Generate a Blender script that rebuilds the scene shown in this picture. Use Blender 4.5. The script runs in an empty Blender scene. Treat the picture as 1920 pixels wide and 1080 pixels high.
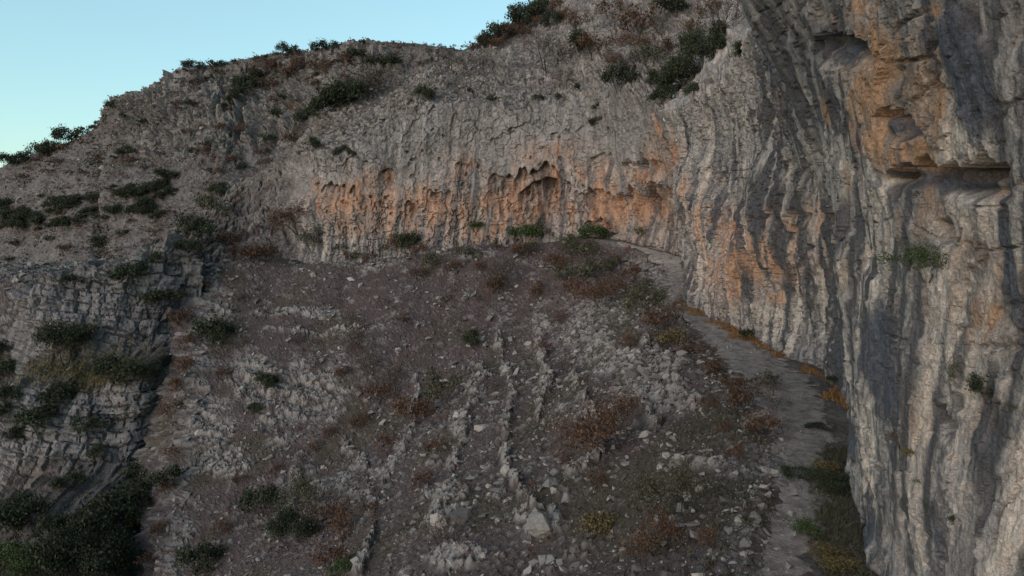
import bpy, math, random, time
import numpy as np
T0 = time.time()
RNG = np.random.default_rng(11)
random.seed(11)
scene = bpy.context.scene
COL = scene.collection

# ------------------------------------------------------------------ camera, sky, sun, exposure
F = 1297.0                                   # focal length in photo pixels (1920 wide)
PITCH = math.atan(140.0 / F)                 # horizon 140 px above the picture centre
cam_data = bpy.data.cameras.new('camera')
cam_data.sensor_width = 36.0
cam_data.lens = 36.0 * F / 1920.0
cam_data.clip_start = 0.1
cam_data.clip_end = 6000.0
cam = bpy.data.objects.new('camera', cam_data)
COL.objects.link(cam)
cam.location = (0, 0, 0)
cam.rotation_euler = (math.radians(90) - PITCH, 0, 0)
scene.camera = cam

SUN_AZ = math.radians(218)                   # compass bearing the light comes from (0 = +Y, clockwise), behind and left of the camera
SUN_EL = math.radians(7)
world = bpy.data.worlds.new('World')
scene.world = world
world.use_nodes = True
wn = world.node_tree
bg = wn.nodes['Background']
sky = wn.nodes.new('ShaderNodeTexSky')
sky.sky_type = 'NISHITA'
sky.sun_disc = False
sky.sun_elevation = SUN_EL
sky.sun_rotation = SUN_AZ
sky.altitude = 300
sky.air_density = 1.0
sky.dust_density = 0.3
sky.ozone_density = 2.4
gam = wn.nodes.new('ShaderNodeGamma'); gam.inputs[1].default_value = 0.50
tint = wn.nodes.new('ShaderNodeMix'); tint.data_type = 'RGBA'; tint.blend_type = 'MULTIPLY'; tint.inputs['Factor'].default_value = 1.0
tint.inputs['B'].default_value = (0.81, 1.02, 0.99, 1)
wn.links.new(sky.outputs[0], gam.inputs[0]); wn.links.new(gam.outputs[0], tint.inputs['A']); wn.links.new(tint.outputs['Result'], bg.inputs[0])
bg.inputs[1].default_value = 0.15
sun = bpy.data.lights.new('sun', 'SUN')
sun.energy = 0.86
sun.angle = math.radians(70)
sun.color = (1.0, 0.80, 0.72)
sun_o = bpy.data.objects.new('sun', sun)
COL.objects.link(sun_o)
LIGHT_EL = math.radians(20)
sun_o.rotation_euler = (math.radians(90) - LIGHT_EL, 0, math.pi - SUN_AZ)
vs = scene.view_settings
vs.view_transform = 'Standard'
vs.look = 'None'
vs.exposure = 1.82
vs.gamma = 1.0
scene.cycles.max_bounces = 6
scene.cycles.diffuse_bounces = 3

# ------------------------------------------------------------------ pixel <-> point
CP, SP = math.cos(PITCH), math.sin(PITCH)
def P(u, v, d):
    """point on the ray of photo pixel (u, v) at forward distance d (metres along Y)"""
    a = (np.asarray(u, float) - 960) / F
    b = (540 - np.asarray(v, float)) / F
    y = CP + SP * b
    z = -SP + CP * b
    d = np.asarray(d, float)
    return np.stack([d * a / y, d * np.ones_like(a), d * z / y], -1)
def proj(p):
    """photo pixel of points (..., 3)"""
    x, y, z = p[..., 0], p[..., 1], p[..., 2]
    zc = CP * y - SP * z
    yc = SP * y + CP * z
    zc = np.where(zc > 0.3, zc, 0.3)
    return 960 + F * x / zc, 540 - F * yc / zc

# ------------------------------------------------------------------ noise
_ang = RNG.uniform(0, 2 * np.pi, 256)
G2 = np.stack([np.cos(_ang), np.sin(_ang)], -1).astype(np.float32)
_v = RNG.normal(size=(256, 3)); _v /= np.linalg.norm(_v, axis=1)[:, None]
G3 = _v.astype(np.float32)
def _h(ix, iy, iz, seed):
    with np.errstate(over='ignore'):
        h = ix.astype(np.uint32) * np.uint32(374761393) + iy.astype(np.uint32) * np.uint32(668265263) + np.uint32((seed * 1442695041) & 0xffffffff)
        if iz is not None:
            h = h + iz.astype(np.uint32) * np.uint32(2246822519)
        h ^= h >> np.uint32(13); h *= np.uint32(1274126177); h ^= h >> np.uint32(16)
        h *= np.uint32(2654435761); h ^= h >> np.uint32(15)
    return h
def n2(x, y, seed=0):
    x = np.asarray(x, np.float32); y = np.asarray(y, np.float32)
    fx, fy = np.floor(x), np.floor(y)
    ix, iy = fx.astype(np.int64), fy.astype(np.int64)
    x = x - fx; y = y - fy
    u = x * x * x * (x * (x * 6 - 15) + 10); v = y * y * y * (y * (y * 6 - 15) + 10)
    def g(dx, dy):
        k = G2[_h(ix + dx, iy + dy, None, seed) & np.uint32(255)]
        return k[..., 0] * (x - dx) + k[..., 1] * (y - dy)
    a = g(0, 0); a = a + u * (g(1, 0) - a)
    b = g(0, 1); b = b + u * (g(1, 1) - b)
    return (a + v * (b - a)) * 1.5
def n3(x, y, z, seed=0):
    x = np.asarray(x, np.float32); y = np.asarray(y, np.float32); z = np.asarray(z, np.float32)
    fx, fy, fz = np.floor(x), np.floor(y), np.floor(z)
    ix, iy, iz = fx.astype(np.int64), fy.astype(np.int64), fz.astype(np.int64)
    x = x - fx; y = y - fy; z = z - fz
    f = lambda t: t * t * t * (t * (t * 6 - 15) + 10)
    u, v, w = f(x), f(y), f(z)
    def g(dx, dy, dz):
        k = G3[_h(ix + dx, iy + dy, iz + dz, seed) & np.uint32(255)]
        return k[..., 0] * (x - dx) + k[..., 1] * (y - dy) + k[..., 2] * (z - dz)
    def plane(dz):
        a = g(0, 0, dz); a = a + u * (g(1, 0, dz) - a)
        b = g(0, 1, dz); b = b + u * (g(1, 1, dz) - b)
        return a + v * (b - a)
    a = plane(0)
    return (a + w * (plane(1) - a)) * 1.5
def fbm2(x, y, o=4, seed=0, gain=0.5):
    r = 0; a = 1.0; t = 0
    for i in range(o):
        r = r + a * n2(x * 2 ** i + 17.3 * i, y * 2 ** i - 9.1 * i, seed + i); t += a; a *= gain
    return r / t * 1.4
def fbm3(x, y, z, o=3, seed=0, gain=0.5):
    r = 0; a = 1.0; t = 0
    for i in range(o):
        r = r + a * n3(x * 2 ** i, y * 2 ** i, z * 2 ** i, seed + i); t += a; a *= gain
    return r / t * 1.4
def rnd(ix, iy, seed=0):
    return (_h(np.asarray(ix).astype(np.int64), np.asarray(iy).astype(np.int64), None, seed) & np.uint32(0xffff)).astype(np.float32) / 65535.0
def worley(x, y, seed=0):
    """F1, F2, random of the nearest cell"""
    x = np.asarray(x, np.float32); y = np.asarray(y, np.float32)
    fx, fy = np.floor(x), np.floor(y)
    ix, iy = fx.astype(np.int64), fy.astype(np.int64)
    f1 = np.full(x.shape, 9.0, np.float32); f2 = f1.copy(); cid = np.zeros_like(f1)
    for dx in (-1, 0, 1):
        for dy in (-1, 0, 1):
            h = _h(ix + dx, iy + dy, None, seed)
            px = fx + dx + (h & np.uint32(1023)).astype(np.float32) / 1023
            py = fy + dy + ((h >> np.uint32(10)) & np.uint32(1023)).astype(np.float32) / 1023
            d = np.hypot(x - px, y - py)
            c = ((h >> np.uint32(20)) & np.uint32(1023)).astype(np.float32) / 1023
            near = d < f1
            f2 = np.where(near, f1, np.minimum(f2, d))
            cid = np.where(near, c, cid)
            f1 = np.where(near, d, f1)
    return f1, f2, cid
def ss(a, b, x):
    t = np.clip((x - a) / (b - a), 0, 1)
    return t * t * (3 - 2 * t)
def blocks(S, H, bw, bh, seed):
    """bedded, jointed rock: a random offset for each block (-1..1) and its joint depth (0..1)"""
    h = H / bh
    row = np.floor(h)
    th = h - row
    s = S / (bw * (0.6 + 0.9 * rnd(row, row * 0, seed + 5))) + 7.7 * rnd(row, row * 0 + 3, seed)
    colm = np.floor(s)
    ts = s - colm
    off = rnd(row, colm, seed + 1) * 2 - 1
    e = np.minimum(np.minimum(ts, 1 - ts) * bw, np.minimum(th, 1 - th) * bh)
    joint = 1 - ss(0.0, 0.16 * min(bw, bh), e)
    return off, joint
def ellipses(U, V, lst):
    m = np.zeros(U.shape, np.float32)
    for (cu, cv, ru, rv, k) in lst:
        q = ((U - cu) / ru) ** 2 + ((V - cv) / rv) ** 2
        m = np.maximum(m, k * np.exp(-q * 0.9))
    return m
def polymask(U, V, pts, w):
    best = np.full(U.shape, 1e9, np.float32)
    for (a, b) in zip(pts[:-1], pts[1:]):
        ax, ay = a; bx, by = b
        dx, dy = bx - ax, by - ay
        t = np.clip(((U - ax) * dx + (V - ay) * dy) / (dx * dx + dy * dy), 0, 1)
        best = np.minimum(best, np.hypot(U - ax - t * dx, V - ay - t * dy))
    return np.exp(-(best / w) ** 2)
def crom(ctrl, c):
    """Catmull-Rom along axis 0 of ctrl at positions c"""
    n = len(ctrl)
    i = np.clip(np.floor(c).astype(int), 0, n - 2)
    t = (c - i)[:, None]
    ext = np.concatenate([2 * ctrl[:1] - ctrl[1:2], ctrl, 2 * ctrl[-1:] - ctrl[-2:-1]], 0)
    p0, p1, p2, p3 = ext[i], ext[i + 1], ext[i + 2], ext[i + 3]
    return 0.5 * (2 * p1 + (p2 - p0) * t + (2 * p0 - 5 * p1 + 4 * p2 - p3) * t ** 2 + (3 * p1 - p0 - 3 * p2 + p3) * t ** 3)

# ------------------------------------------------------------------ materials
def new_mat(name):
    m = bpy.data.materials.new(name)
    m.use_nodes = True
    nt = m.node_tree
    b = nt.nodes['Principled BSDF']
    b.inputs['Roughness'].default_value = 0.95
    b.inputs['Specular IOR Level'].default_value = 0.15
    return m, nt, b
def mixc(nt, fac, a, b):
    n = nt.nodes.new('ShaderNodeMix'); n.data_type = 'RGBA'
    for sock, val in ((n.inputs['Factor'], fac), (n.inputs['A'], a), (n.inputs['B'], b)):
        if isinstance(val, bpy.types.NodeSocket): nt.links.new(val, sock)
        else: sock.default_value = val if not isinstance(val, tuple) else (*val, 1.0)
    return n.outputs['Result']
def math_n(nt, op, a, b=0.0, c=None, clamp=False):
    n = nt.nodes.new('ShaderNodeMath'); n.operation = op; n.use_clamp = clamp
    for i, val in enumerate((a, b) if c is None else (a, b, c)):
        if isinstance(val, bpy.types.NodeSocket): nt.links.new(val, n.inputs[i])
        else: n.inputs[i].default_value = val
    return n.outputs[0]
def noise_n(nt, scale, detail=3, rough=0.6, vec=None, mapping=None):
    n = nt.nodes.new('ShaderNodeTexNoise')
    n.inputs['Scale'].default_value = scale
    n.inputs['Detail'].default_value = detail
    n.inputs['Roughness'].default_value = rough
    if mapping:
        mp = nt.nodes.new('ShaderNodeMapping'); mp.inputs['Scale'].default_value = mapping
        nt.links.new(vec, mp.inputs['Vector']); vec = mp.outputs[0]
    if vec is not None: nt.links.new(vec, n.inputs['Vector'])
    return n.outputs['Fac']
def rock_material(name, fine, cover=0.0, gain=1.0, ochre=((0.33, 0.145, 0.068), (0.43, 0.27, 0.18))):
    """limestone: grey with light and dark streaks, orange stain, soil; 'fine' = size of the fine grain (1/m)"""
    m, nt, b = new_mat(name)
    at = nt.nodes.new('ShaderNodeAttribute'); at.attribute_name = 'mask'
    sep = nt.nodes.new('ShaderNodeSeparateColor'); nt.links.new(at.outputs['Color'], sep.inputs[0])
    at2 = nt.nodes.new('ShaderNodeAttribute'); at2.attribute_name = 'mask_b'
    sep2 = nt.nodes.new('ShaderNodeSeparateColor'); nt.links.new(at2.outputs['Color'], sep2.inputs[0])
    geo = nt.nodes.new('ShaderNodeNewGeometry')
    pos = geo.outputs['Position']
    grain = noise_n(nt, fine, 5, 0.65, pos)
    grain2 = noise_n(nt, fine * 0.23, 4, 0.6, pos)
    c = mixc(nt, grain2, (0.175, 0.165, 0.162), (0.275, 0.26, 0.25))
    c = mixc(nt, sep.outputs[1], c, (0.40, 0.35, 0.31))
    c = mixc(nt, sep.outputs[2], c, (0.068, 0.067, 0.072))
    oc = mixc(nt, grain2, *ochre)
    ofac = math_n(nt, 'MULTIPLY', sep.outputs[0], 0.88)
    c = mixc(nt, ofac, c, oc)
    sc_ = mixc(nt, grain2, (0.058, 0.043, 0.042), (0.106, 0.082, 0.079))
    c = mixc(nt, sep2.outputs[0], c, sc_)
    if cover:
        sn = nt.nodes.new('ShaderNodeSeparateXYZ'); nt.links.new(geo.outputs['Normal'], sn.inputs[0])
        flat_ = math_n(nt, 'MULTIPLY_ADD', sn.outputs[2], 2.2, -0.35, True)
        patch = noise_n(nt, 0.75, 6, 0.72, pos)
        pf = math_n(nt, 'MULTIPLY', flat_, math_n(nt, 'MULTIPLY_ADD', patch, 7.0, -3.2, True))
        hue = noise_n(nt, 0.12, 3, 0.6, pos)
        c = mixc(nt, math_n(nt, 'MULTIPLY', pf, cover), c, mixc(nt, math_n(nt, 'MULTIPLY_ADD', hue, 4.0, -1.5, True), (0.052, 0.042, 0.037), (0.105, 0.075, 0.058)))
        crevice_shade = noise_n(nt, 2.1, 4, 0.7, pos)  # dark specks: shade of fine crevices put into the rock colour
        c = mixc(nt, math_n(nt, 'MULTIPLY_ADD', crevice_shade, 5.0, -2.7, True), c, mixc(nt, 0.6, c, (0.05, 0.05, 0.052)))
    gc = mixc(nt, grain2, (0.04, 0.038, 0.020), (0.085, 0.072, 0.040))
    c = mixc(nt, sep2.outputs[1], c, gc)
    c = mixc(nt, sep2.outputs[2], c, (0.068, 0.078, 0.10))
    sepn = nt.nodes.new('ShaderNodeSeparateXYZ'); nt.links.new(geo.outputs['True Normal'], sepn.inputs[0])
    stp = math_n(nt, 'MULTIPLY_ADD', math_n(nt, 'ABSOLUTE', sepn.outputs[2]), -2.5, 1.6, True)
    strk = noise_n(nt, fine * 0.55, 4, 0.7, pos, (1.0, 1.0, 0.09))
    stk = math_n(nt, 'MULTIPLY', stp, math_n(nt, 'MULTIPLY_ADD', strk, 1.8, -0.9))
    k = math_n(nt, 'ADD', math_n(nt, 'MULTIPLY_ADD', grain, 1.3, 0.35), stk)
    if fine > 3.5:
        speck = noise_n(nt, fine * 1.9, 3, 0.8, pos)
        k = math_n(nt, 'ADD', k, math_n(nt, 'MULTIPLY_ADD', speck, 1.5, -0.75))
    k = math_n(nt, 'MULTIPLY', math_n(nt, 'MAXIMUM', k, 0.25), gain)
    hsv = nt.nodes.new('ShaderNodeHueSaturation'); nt.links.new(c, hsv.inputs['Color']); nt.links.new(k, hsv.inputs['Value'])
    nt.links.new(hsv.outputs[0], b.inputs['Base Color'])
    bump = nt.nodes.new('ShaderNodeBump'); bump.inputs['Strength'].default_value = 1.0
    bump.inputs['Distance'].default_value = 1.0 / fine
    nt.links.new(grain, bump.inputs['Height']); nt.links.new(bump.outputs[0], b.inputs['Normal'])
    return m
MAT_NEAR = rock_material('limestone_near', 9.0, 0.0, 0.95, ((0.22, 0.115, 0.058), (0.34, 0.225, 0.145)))
MAT_MID = rock_material('limestone_mid', 4.0)
MAT_FAR = rock_material('limestone_far', 1.6, 0.8, 0.93)
MAT_SIDE = rock_material('limestone_mountain', 1.2, 0.95, 0.82)
MAT_OUTCROP = rock_material('limestone_outcrop', 2.0, 0.5)
MAT_GROUND = rock_material('slope_soil_and_rock', 3.0, 0.0, 0.80)

def stone_material():
    m, nt, b = new_mat('stone')
    oi = nt.nodes.new('ShaderNodeObjectInfo')
    at = nt.nodes.new('ShaderNodeAttribute'); at.attribute_name = 'tone'
    geo = nt.nodes.new('ShaderNodeNewGeometry')
    g = noise_n(nt, 5.0, 4, 0.65, geo.outputs['Position'])
    r = math_n(nt, 'ADD', oi.outputs['Random'], at.outputs['Fac'])
    r = math_n(nt, 'FRACT', r)
    c = mixc(nt, r, (0.085, 0.078, 0.075), (0.36, 0.335, 0.315))
    c = mixc(nt, math_n(nt, 'MULTIPLY_ADD', g, 2.2, -0.75, True), mixc(nt, 0.55, c, (0.07, 0.065, 0.06)), c)
    nt.links.new(c, b.inputs['Base Color'])
    bump = nt.nodes.new('ShaderNodeBump'); bump.inputs['Strength'].default_value = 0.7; bump.inputs['Distance'].default_value = 0.12
    nt.links.new(g, bump.inputs['Height']); nt.links.new(bump.outputs[0], b.inputs['Normal'])
    return m
MAT_STONE = stone_material()

def leaf_material(name, a, b_):
    m, nt, b = new_mat(name)
    oi = nt.nodes.new('ShaderNodeObjectInfo')
    geo = nt.nodes.new('ShaderNodeNewGeometry')
    r = math_n(nt, 'MULTIPLY_ADD', geo.outputs['Random Per Island'], 0.65, math_n(nt, 'MULTIPLY', oi.outputs['Random'], 0.35))
    nt.links.new(mixc(nt, r, a, b_), b.inputs['Base Color'])
    b.inputs['Roughness'].default_value = 0.7
    return m
LEAF = {
    'E': leaf_material('evergreen_leaf', (0.014, 0.020, 0.012), (0.040, 0.048, 0.026)),
    'O': leaf_material('olive_leaf', (0.034, 0.036, 0.022), (0.080, 0.080, 0.052)),
    'R': leaf_material('rust_leaf', (0.045, 0.027, 0.019), (0.105, 0.058, 0.037)),
    'B': leaf_material('grey_twig', (0.060, 0.050, 0.042), (0.115, 0.095, 0.080)),
    'G': leaf_material('green_leaf', (0.022, 0.038, 0.013), (0.058, 0.080, 0.030)),
    'Y': leaf_material('straw_leaf', (0.06, 0.050, 0.023), (0.14, 0.11, 0.05)),
    'D': leaf_material('dry_grass_blade', (0.14, 0.075, 0.032), (0.28, 0.165, 0.075)),
}
MAT_BARK, _nt, _b = new_mat('bark')
_b.inputs['Base Color'].default_value = (0.045, 0.036, 0.030, 1)
def path_material():
    m, nt, b = new_mat('trodden_dust')
    geo = nt.nodes.new('ShaderNodeNewGeometry')
    g = noise_n(nt, 3.0, 7, 0.75, geo.outputs['Position'])
    g2 = noise_n(nt, 0.35, 4, 0.6, geo.outputs['Position'])
    c = mixc(nt, g2, (0.18, 0.160, 0.149), (0.36, 0.325, 0.302))
    g3 = noise_n(nt, 1.1, 7, 0.75, geo.outputs['Position'])
    c = mixc(nt, math_n(nt, 'MULTIPLY_ADD', g3, 4.0, -1.75, True), c, (0.085, 0.070, 0.058))
    c = mixc(nt, math_n(nt, 'MULTIPLY_ADD', g, 3.0, -1.3, True), c, mixc(nt, 0.5, c, (0.10, 0.08, 0.06)))
    nt.links.new(c, b.inputs['Base Color'])
    bump = nt.nodes.new('ShaderNodeBump'); bump.inputs['Strength'].default_value = 1.0; bump.inputs['Distance'].default_value = 0.22
    nt.links.new(g, bump.inputs['Height']); nt.links.new(bump.outputs[0], b.inputs['Normal'])
    return m
MAT_PATH = path_material()
MAT_RED, _nt, _b = new_mat('red_cloth')
_b.inputs['Base Color'].default_value = (0.22, 0.03, 0.02, 1)

# ------------------------------------------------------------------ mesh helpers
def link(o, parent=None):
    COL.objects.link(o)
    if parent is not None: o.parent = parent
    return o
def tag(o, label=None, cat=None, group=None, kind=None):
    if label: o['label'] = label
    if cat: o['category'] = cat
    if group: o['group'] = group
    if kind: o['kind'] = kind
    return o
def mesh_np(name, verts, faces, mat, smooth=True):
    """faces: (n, 3) or (n, 4) array"""
    me = bpy.data.meshes.new(name)
    verts = np.ascontiguousarray(verts, np.float32); faces = np.ascontiguousarray(faces, np.int32)
    k = faces.shape[1]
    me.vertices.add(len(verts)); me.vertices.foreach_set('co', verts.ravel())
    me.loops.add(faces.size); me.loops.foreach_set('vertex_index', faces.ravel())
    me.polygons.add(len(faces)); me.polygons.foreach_set('loop_start', np.arange(0, faces.size, k, dtype=np.int32))
    me.polygons.foreach_set('use_smooth', np.full(len(faces), smooth, bool))
    me.update(calc_edges=True)
    if mat: me.materials.append(mat)
    return me
def color_attr(me, name, rgb):
    a = me.attributes.new(name, 'FLOAT_COLOR', 'POINT')
    c = np.ones((len(rgb), 4), np.float32); c[:, :3] = rgb
    a.data.foreach_set('color', c.ravel())
def grid_faces(nr, nc, flip=False):
    i = np.arange(nr * nc, dtype=np.int32).reshape(nr, nc)
    q = np.stack([i[:-1, :-1], i[:-1, 1:], i[1:, 1:], i[1:, :-1]], -1).reshape(-1, 4)
    return q[:, ::-1] if flip else q
PATCHES = {}
def add_patch(name, pos, m1, m2, mat, label, flip=False, cat=None):
    nr, nc = pos.shape[:2]
    me = mesh_np(name, pos.reshape(-1, 3), grid_faces(nr, nc, flip), mat, False)
    color_attr(me, 'mask', np.stack(m1, -1).reshape(-1, 3))
    color_attr(me, 'mask_b', np.stack(m2, -1).reshape(-1, 3))
    o = link(bpy.data.objects.new(name, me))
    tag(o, label, cat, None, 'structure')
    PATCHES[name] = dict(pos=pos, m1=m1, m2=m2, obj=o)
    return o
def grid_normals(pos):
    a = np.gradient(pos, axis=0); b = np.gradient(pos, axis=1)
    n = np.cross(b, a)
    return n / (np.linalg.norm(n, axis=-1, keepdims=True) + 1e-9)

# ------------------------------------------------------------------ the cliff band, from behind the camera round to the far shoulder
W3 = lambda *a: np.array(a, float)
COLS = [  # foot, rim, top of the slope above
    (W3(16, -15, -13.2), W3(12, -15, 16), W3(60, -15, 60)),
    (W3(13.5, 0, -13.2), W3(10.6, 0, 16), W3(60, 0, 55)),
    (W3(13.0, 14, -13.3), W3(10.2, 14, 16), W3(60, 16, 55)),
    (W3(13.8, 24, -13.3), W3(11.0, 24, 16.5), W3(65, 30, 60)),
    (W3(16.9, 33, -13.1), W3(13.2, 33, 16.5), W3(70, 45, 60)),
    (W3(20.5, 38.5, -13.0), W3(16, 40, 16.5), W3(72, 60, 60)),
    (W3(24.6, 52, -12.9), W3(20, 52, 16.2), W3(75, 80, 62)),
    (W3(24.6, 63, -12.7), W3(21.4, 63, 15.6), W3(78, 100, 62)),
    (W3(24.0, 76, -12.2), W3(22.1, 76, 15.2), W3(80, 120, 66)),
    (W3(22.8, 91, -11.9), P(1266, 208, 93), P(1470, -170, 165)),
    (W3(25.8, 97, -10.4), P(1240, 212, 102), P(1400, -170, 178)),
    (W3(27.4, 109, -8.2), P(1205, 190, 112), P(1300, -160, 190)),
    (W3(23.5, 117, -7.2), P(1165, 178, 121), P(1210, -130, 200)),
    (W3(19, 123, -6.1), P(1122, 172, 128), P(1120, -70, 208)),
    (W3(14, 128, -5.5), P(1078, 180, 134), P(1046, -8, 205)),
    (W3(5, 132, -5.7), P(1000, 208, 137), P(958, 44, 195)),
    (W3(-8, 134, -6.8), P(885, 192, 140), P(872, 92, 184)),
    (W3(-20, 135, -8.4), P(782, 205, 141), P(785, 134, 168)),
    (W3(-30, 136, -9.7), P(684, 268, 140), P(690, 168, 162)),
    (W3(-37.5, 137, -9.7), P(604, 292, 141), P(606, 212, 158)),
    (W3(-43, 140, -9.4), P(556, 300, 147), P(556, 262, 158)),
    (P(522, 486, 142), P(520, 310, 156), P(516, 300, 164)),
    (P(440, 482, 140), P(432, 372, 158), P(426, 362, 166)),
    (P(350, 478, 134), P(350, 442, 146), P(344, 436, 154)),
    (P(270, 486, 130), P(276, 466, 138), P(270, 464, 146)),
]
CB = np.array([c[0] for c in COLS]); CR = np.array([c[1] for c in COLS]); CT = np.array([c[2] for c in COLS])
cc = np.linspace(0, len(COLS) - 1, 2400)
_b = crom(CB, cc); _r = crom(CR, cc)
_m = 0.5 * (_b + _r)
_ds = np.linalg.norm(np.diff(0.5 * (_b + _m), axis=0), axis=1)
SARC = np.concatenate([[0], np.cumsum(_ds)])
_tan = np.gradient(_m, axis=0)
for _k in range(60):
    _tan[1:-1] = 0.25 * _tan[:-2] + 0.5 * _tan[1:-1] + 0.25 * _tan[2:]
_nx, _ny = -_tan[:, 1], _tan[:, 0]
_l = np.hypot(_nx, _ny)
NXY = np.stack([_nx / _l, _ny / _l], -1)
_u, _vv = proj(_m)
_dist = np.maximum(np.linalg.norm(_m, axis=1), 8)
_fr = np.concatenate([_ds, _ds[-1:]]) * F / _dist
_vis = np.abs(np.gradient(_u)) * (_m[:, 1] > 8)
WGT = np.minimum(_vis, _fr) + 0.25 * _fr
WGT = np.where(_m[:, 1] < 13, _fr * 0.05, WGT)

ORANGE = [(640,352,34,10,1.0),(668,378,60,36,.75),(725,335,14,24,.95),(735,392,11,34,.9),(775,395,11,34,.9),(806,395,30,40,.85),
 (700,330,30,20,.5),(862,335,13,42,.85),(866,400,22,36,.85),(893,412,18,18,.9),(942,345,26,18,.9),(1010,385,26,40,1.0),(985,352,30,12,.8),
 (1046,275,11,16,1.0),(1042,322,14,34,.85),(962,315,11,26,.8),(1000,310,40,25,.6),(1092,335,20,26,.75),(1122,360,34,26,.95),(1108,415,30,34,.95),(1150,405,32,34,.85),
 (1215,333,38,14,.95),(1232,245,12,32,1.0),(1252,295,10,40,.8),(1292,345,14,34,.75),(1180,400,30,40,.7),(1215,440,40,40,.55),
 (1335,405,42,36,.65),(1400,470,44,40,.75),(1450,560,26,14,.9),(1385,520,26,40,.6),(1480,440,28,40,.6),(1320,480,40,40,.5),(1250,430,25,40,.6),
 (680,390,130,70,.85),(900,390,330,78,.82),(1040,300,120,50,.55),(860,310,60,50,.5),(1400,470,125,110,.72),(1330,450,60,80,.6),(1160,385,130,75,.85),(1235,300,40,90,.6),(1225,205,8,22,.7),(590,350,20,30,.6),(575,340,12,20,.7)]
ORANGE_NEAR = [(1716,95,44,80,1.0),(1690,175,38,60,.85),(1812,215,15,58,1.0),(1738,290,58,44,.9),(1765,400,22,62,.75),(1690,262,38,44,.6),
 (1840,470,60,70,.55),(1850,600,42,60,.75),(1650,30,30,30,.6),(1576,205,9,30,.9),(1490,190,8,36,.6),(1700,10,30,24,.8),(1830,330,60,16,.5),
 (1825,20,30,20,.5),(1880,640,40,60,.45),(1600,340,14,40,.35),(1700,560,16,60,.25),(1905,330,20,40,.5),(1760,860,40,60,.2),(1850,520,90,130,.42),(1860,800,70,200,.30),(1740,760,50,200,.22),(1530,420,40,120,.35),(1620,500,40,160,.25),(1750,420,60,60,.5),(1760,180,90,140,.5),(1900,200,30,200,.25),(1745,540,12,110,.4),(1790,560,12,90,.35),(1660,150,30,110,.6),(1880,350,40,40,.5),(1640,250,14,70,.45)]
DARK_NEAR = [(1825,338,100,26,.85),(1640,92,46,40,.7),(1735,238,34,20,.9),(1740,330,44,12,.8),(1690,215,20,40,.45),(1770,150,10,90,.5),(1600,200,20,120,.45),(1880,130,46,150,1.0),(1905,520,16,130,.75),(1855,830,26,150,.55),(1665,660,42,120,.75),(1690,740,30,60,.6),(1645,1000,22,90,.7),  # dark streaks of the rock, plus shade painted into the roof hollows
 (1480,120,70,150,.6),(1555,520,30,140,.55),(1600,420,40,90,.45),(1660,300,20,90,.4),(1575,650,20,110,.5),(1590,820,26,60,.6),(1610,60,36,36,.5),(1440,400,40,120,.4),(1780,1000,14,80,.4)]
LIGHT_NEAR = [(1760,620,60,160,.55),(1638,860,22,110,.9),(1850,960,70,110,.35),(1700,1000,60,90,.4),(1420,600,130,40,.9),(1320,530,40,40,.7),(1770,190,16,20,.6),
 (1830,270,40,24,.55),(1700,520,20,140,.6),(1640,430,16,140,.5),(1740,460,20,50,.5),(1500,560,40,70,.6),(1560,640,14,70,.8),(1860,420,40,40,.35)]
# overhung roofs: u0, u1, v of the roof, v where the hollow runs out below, depth (m)
ROOFS = [(975,1042,340,455,5.5),(915,1068,316,475,2.4),(1165,1265,350,445,3.6),(1170,1252,300,346,2.6),(600,672,344,405,2.0),(712,740,318,360,1.5),
 (1085,1178,352,460,2.0),(1090,1134,416,458,2.4),(796,838,356,405,1.8),(756,782,375,455,1.8),(855,880,300,360,.9),(640,700,300,345,.9),(1105,1140,290,350,1.0),(1030,1050,250,300,.8),(930,962,250,300,.7),(1290,1345,330,400,1.0),
 (1345,1420,378,470,1.6),(1390,1500,500,580,.7),(1300,1380,455,540,.7),(580,600,340,380,1.2),(1225,1275,395,470,1.3),(540,566,196,212,1.0)]
ROOFS_NEAR = [(1580,1698,34,130,2.3),(1690,1760,214,266,1.7),(1775,1930,296,385,2.4),(1696,1770,318,356,1.3),(1655,1690,85,110,.5),(1420,1480,180,260,.8),
 (1470,1530,300,380,.8),(1430,1620,395,480,.9)]
def roofs(U, V, S, lst):
    d = np.zeros(U.shape, np.float32)
    jag = 12 * n2(S * 0.8, V * 0.02, 91) + 22 * n2(S * 0.23, V * 0.01, 92) + (44 * n2(S * 0.9, V * .01, 93) + 20 * n2(S * 2.6, V * .01, 94) if lst is not ROOFS else 0)
    irr = 0.75 + 0.6 * n2(S * 0.9, V / 30, 95)
    for (u0, u1, vr, vb, dep) in lst:
        w = (u1 - u0) * 0.5
        e = np.clip(1.15 - ((U + 0.5 * jag - (u0 + u1) / 2) / w) ** 2, 0, 1) ** 0.5
        vr2 = vr + (1 - e) * 0.35 * (vb - vr) * 0.6 + jag * min(1, w / 40)
        t = (vb - V) / np.maximum(vb - vr2, 4)          # 0 at the bottom, 1 at the roof
        inside = (t > 0) & (t < 1)
        d = np.maximum(d, np.where(inside, dep * irr * e * np.clip(t, 0, 1) ** 1.1, 0))
    return d

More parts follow.
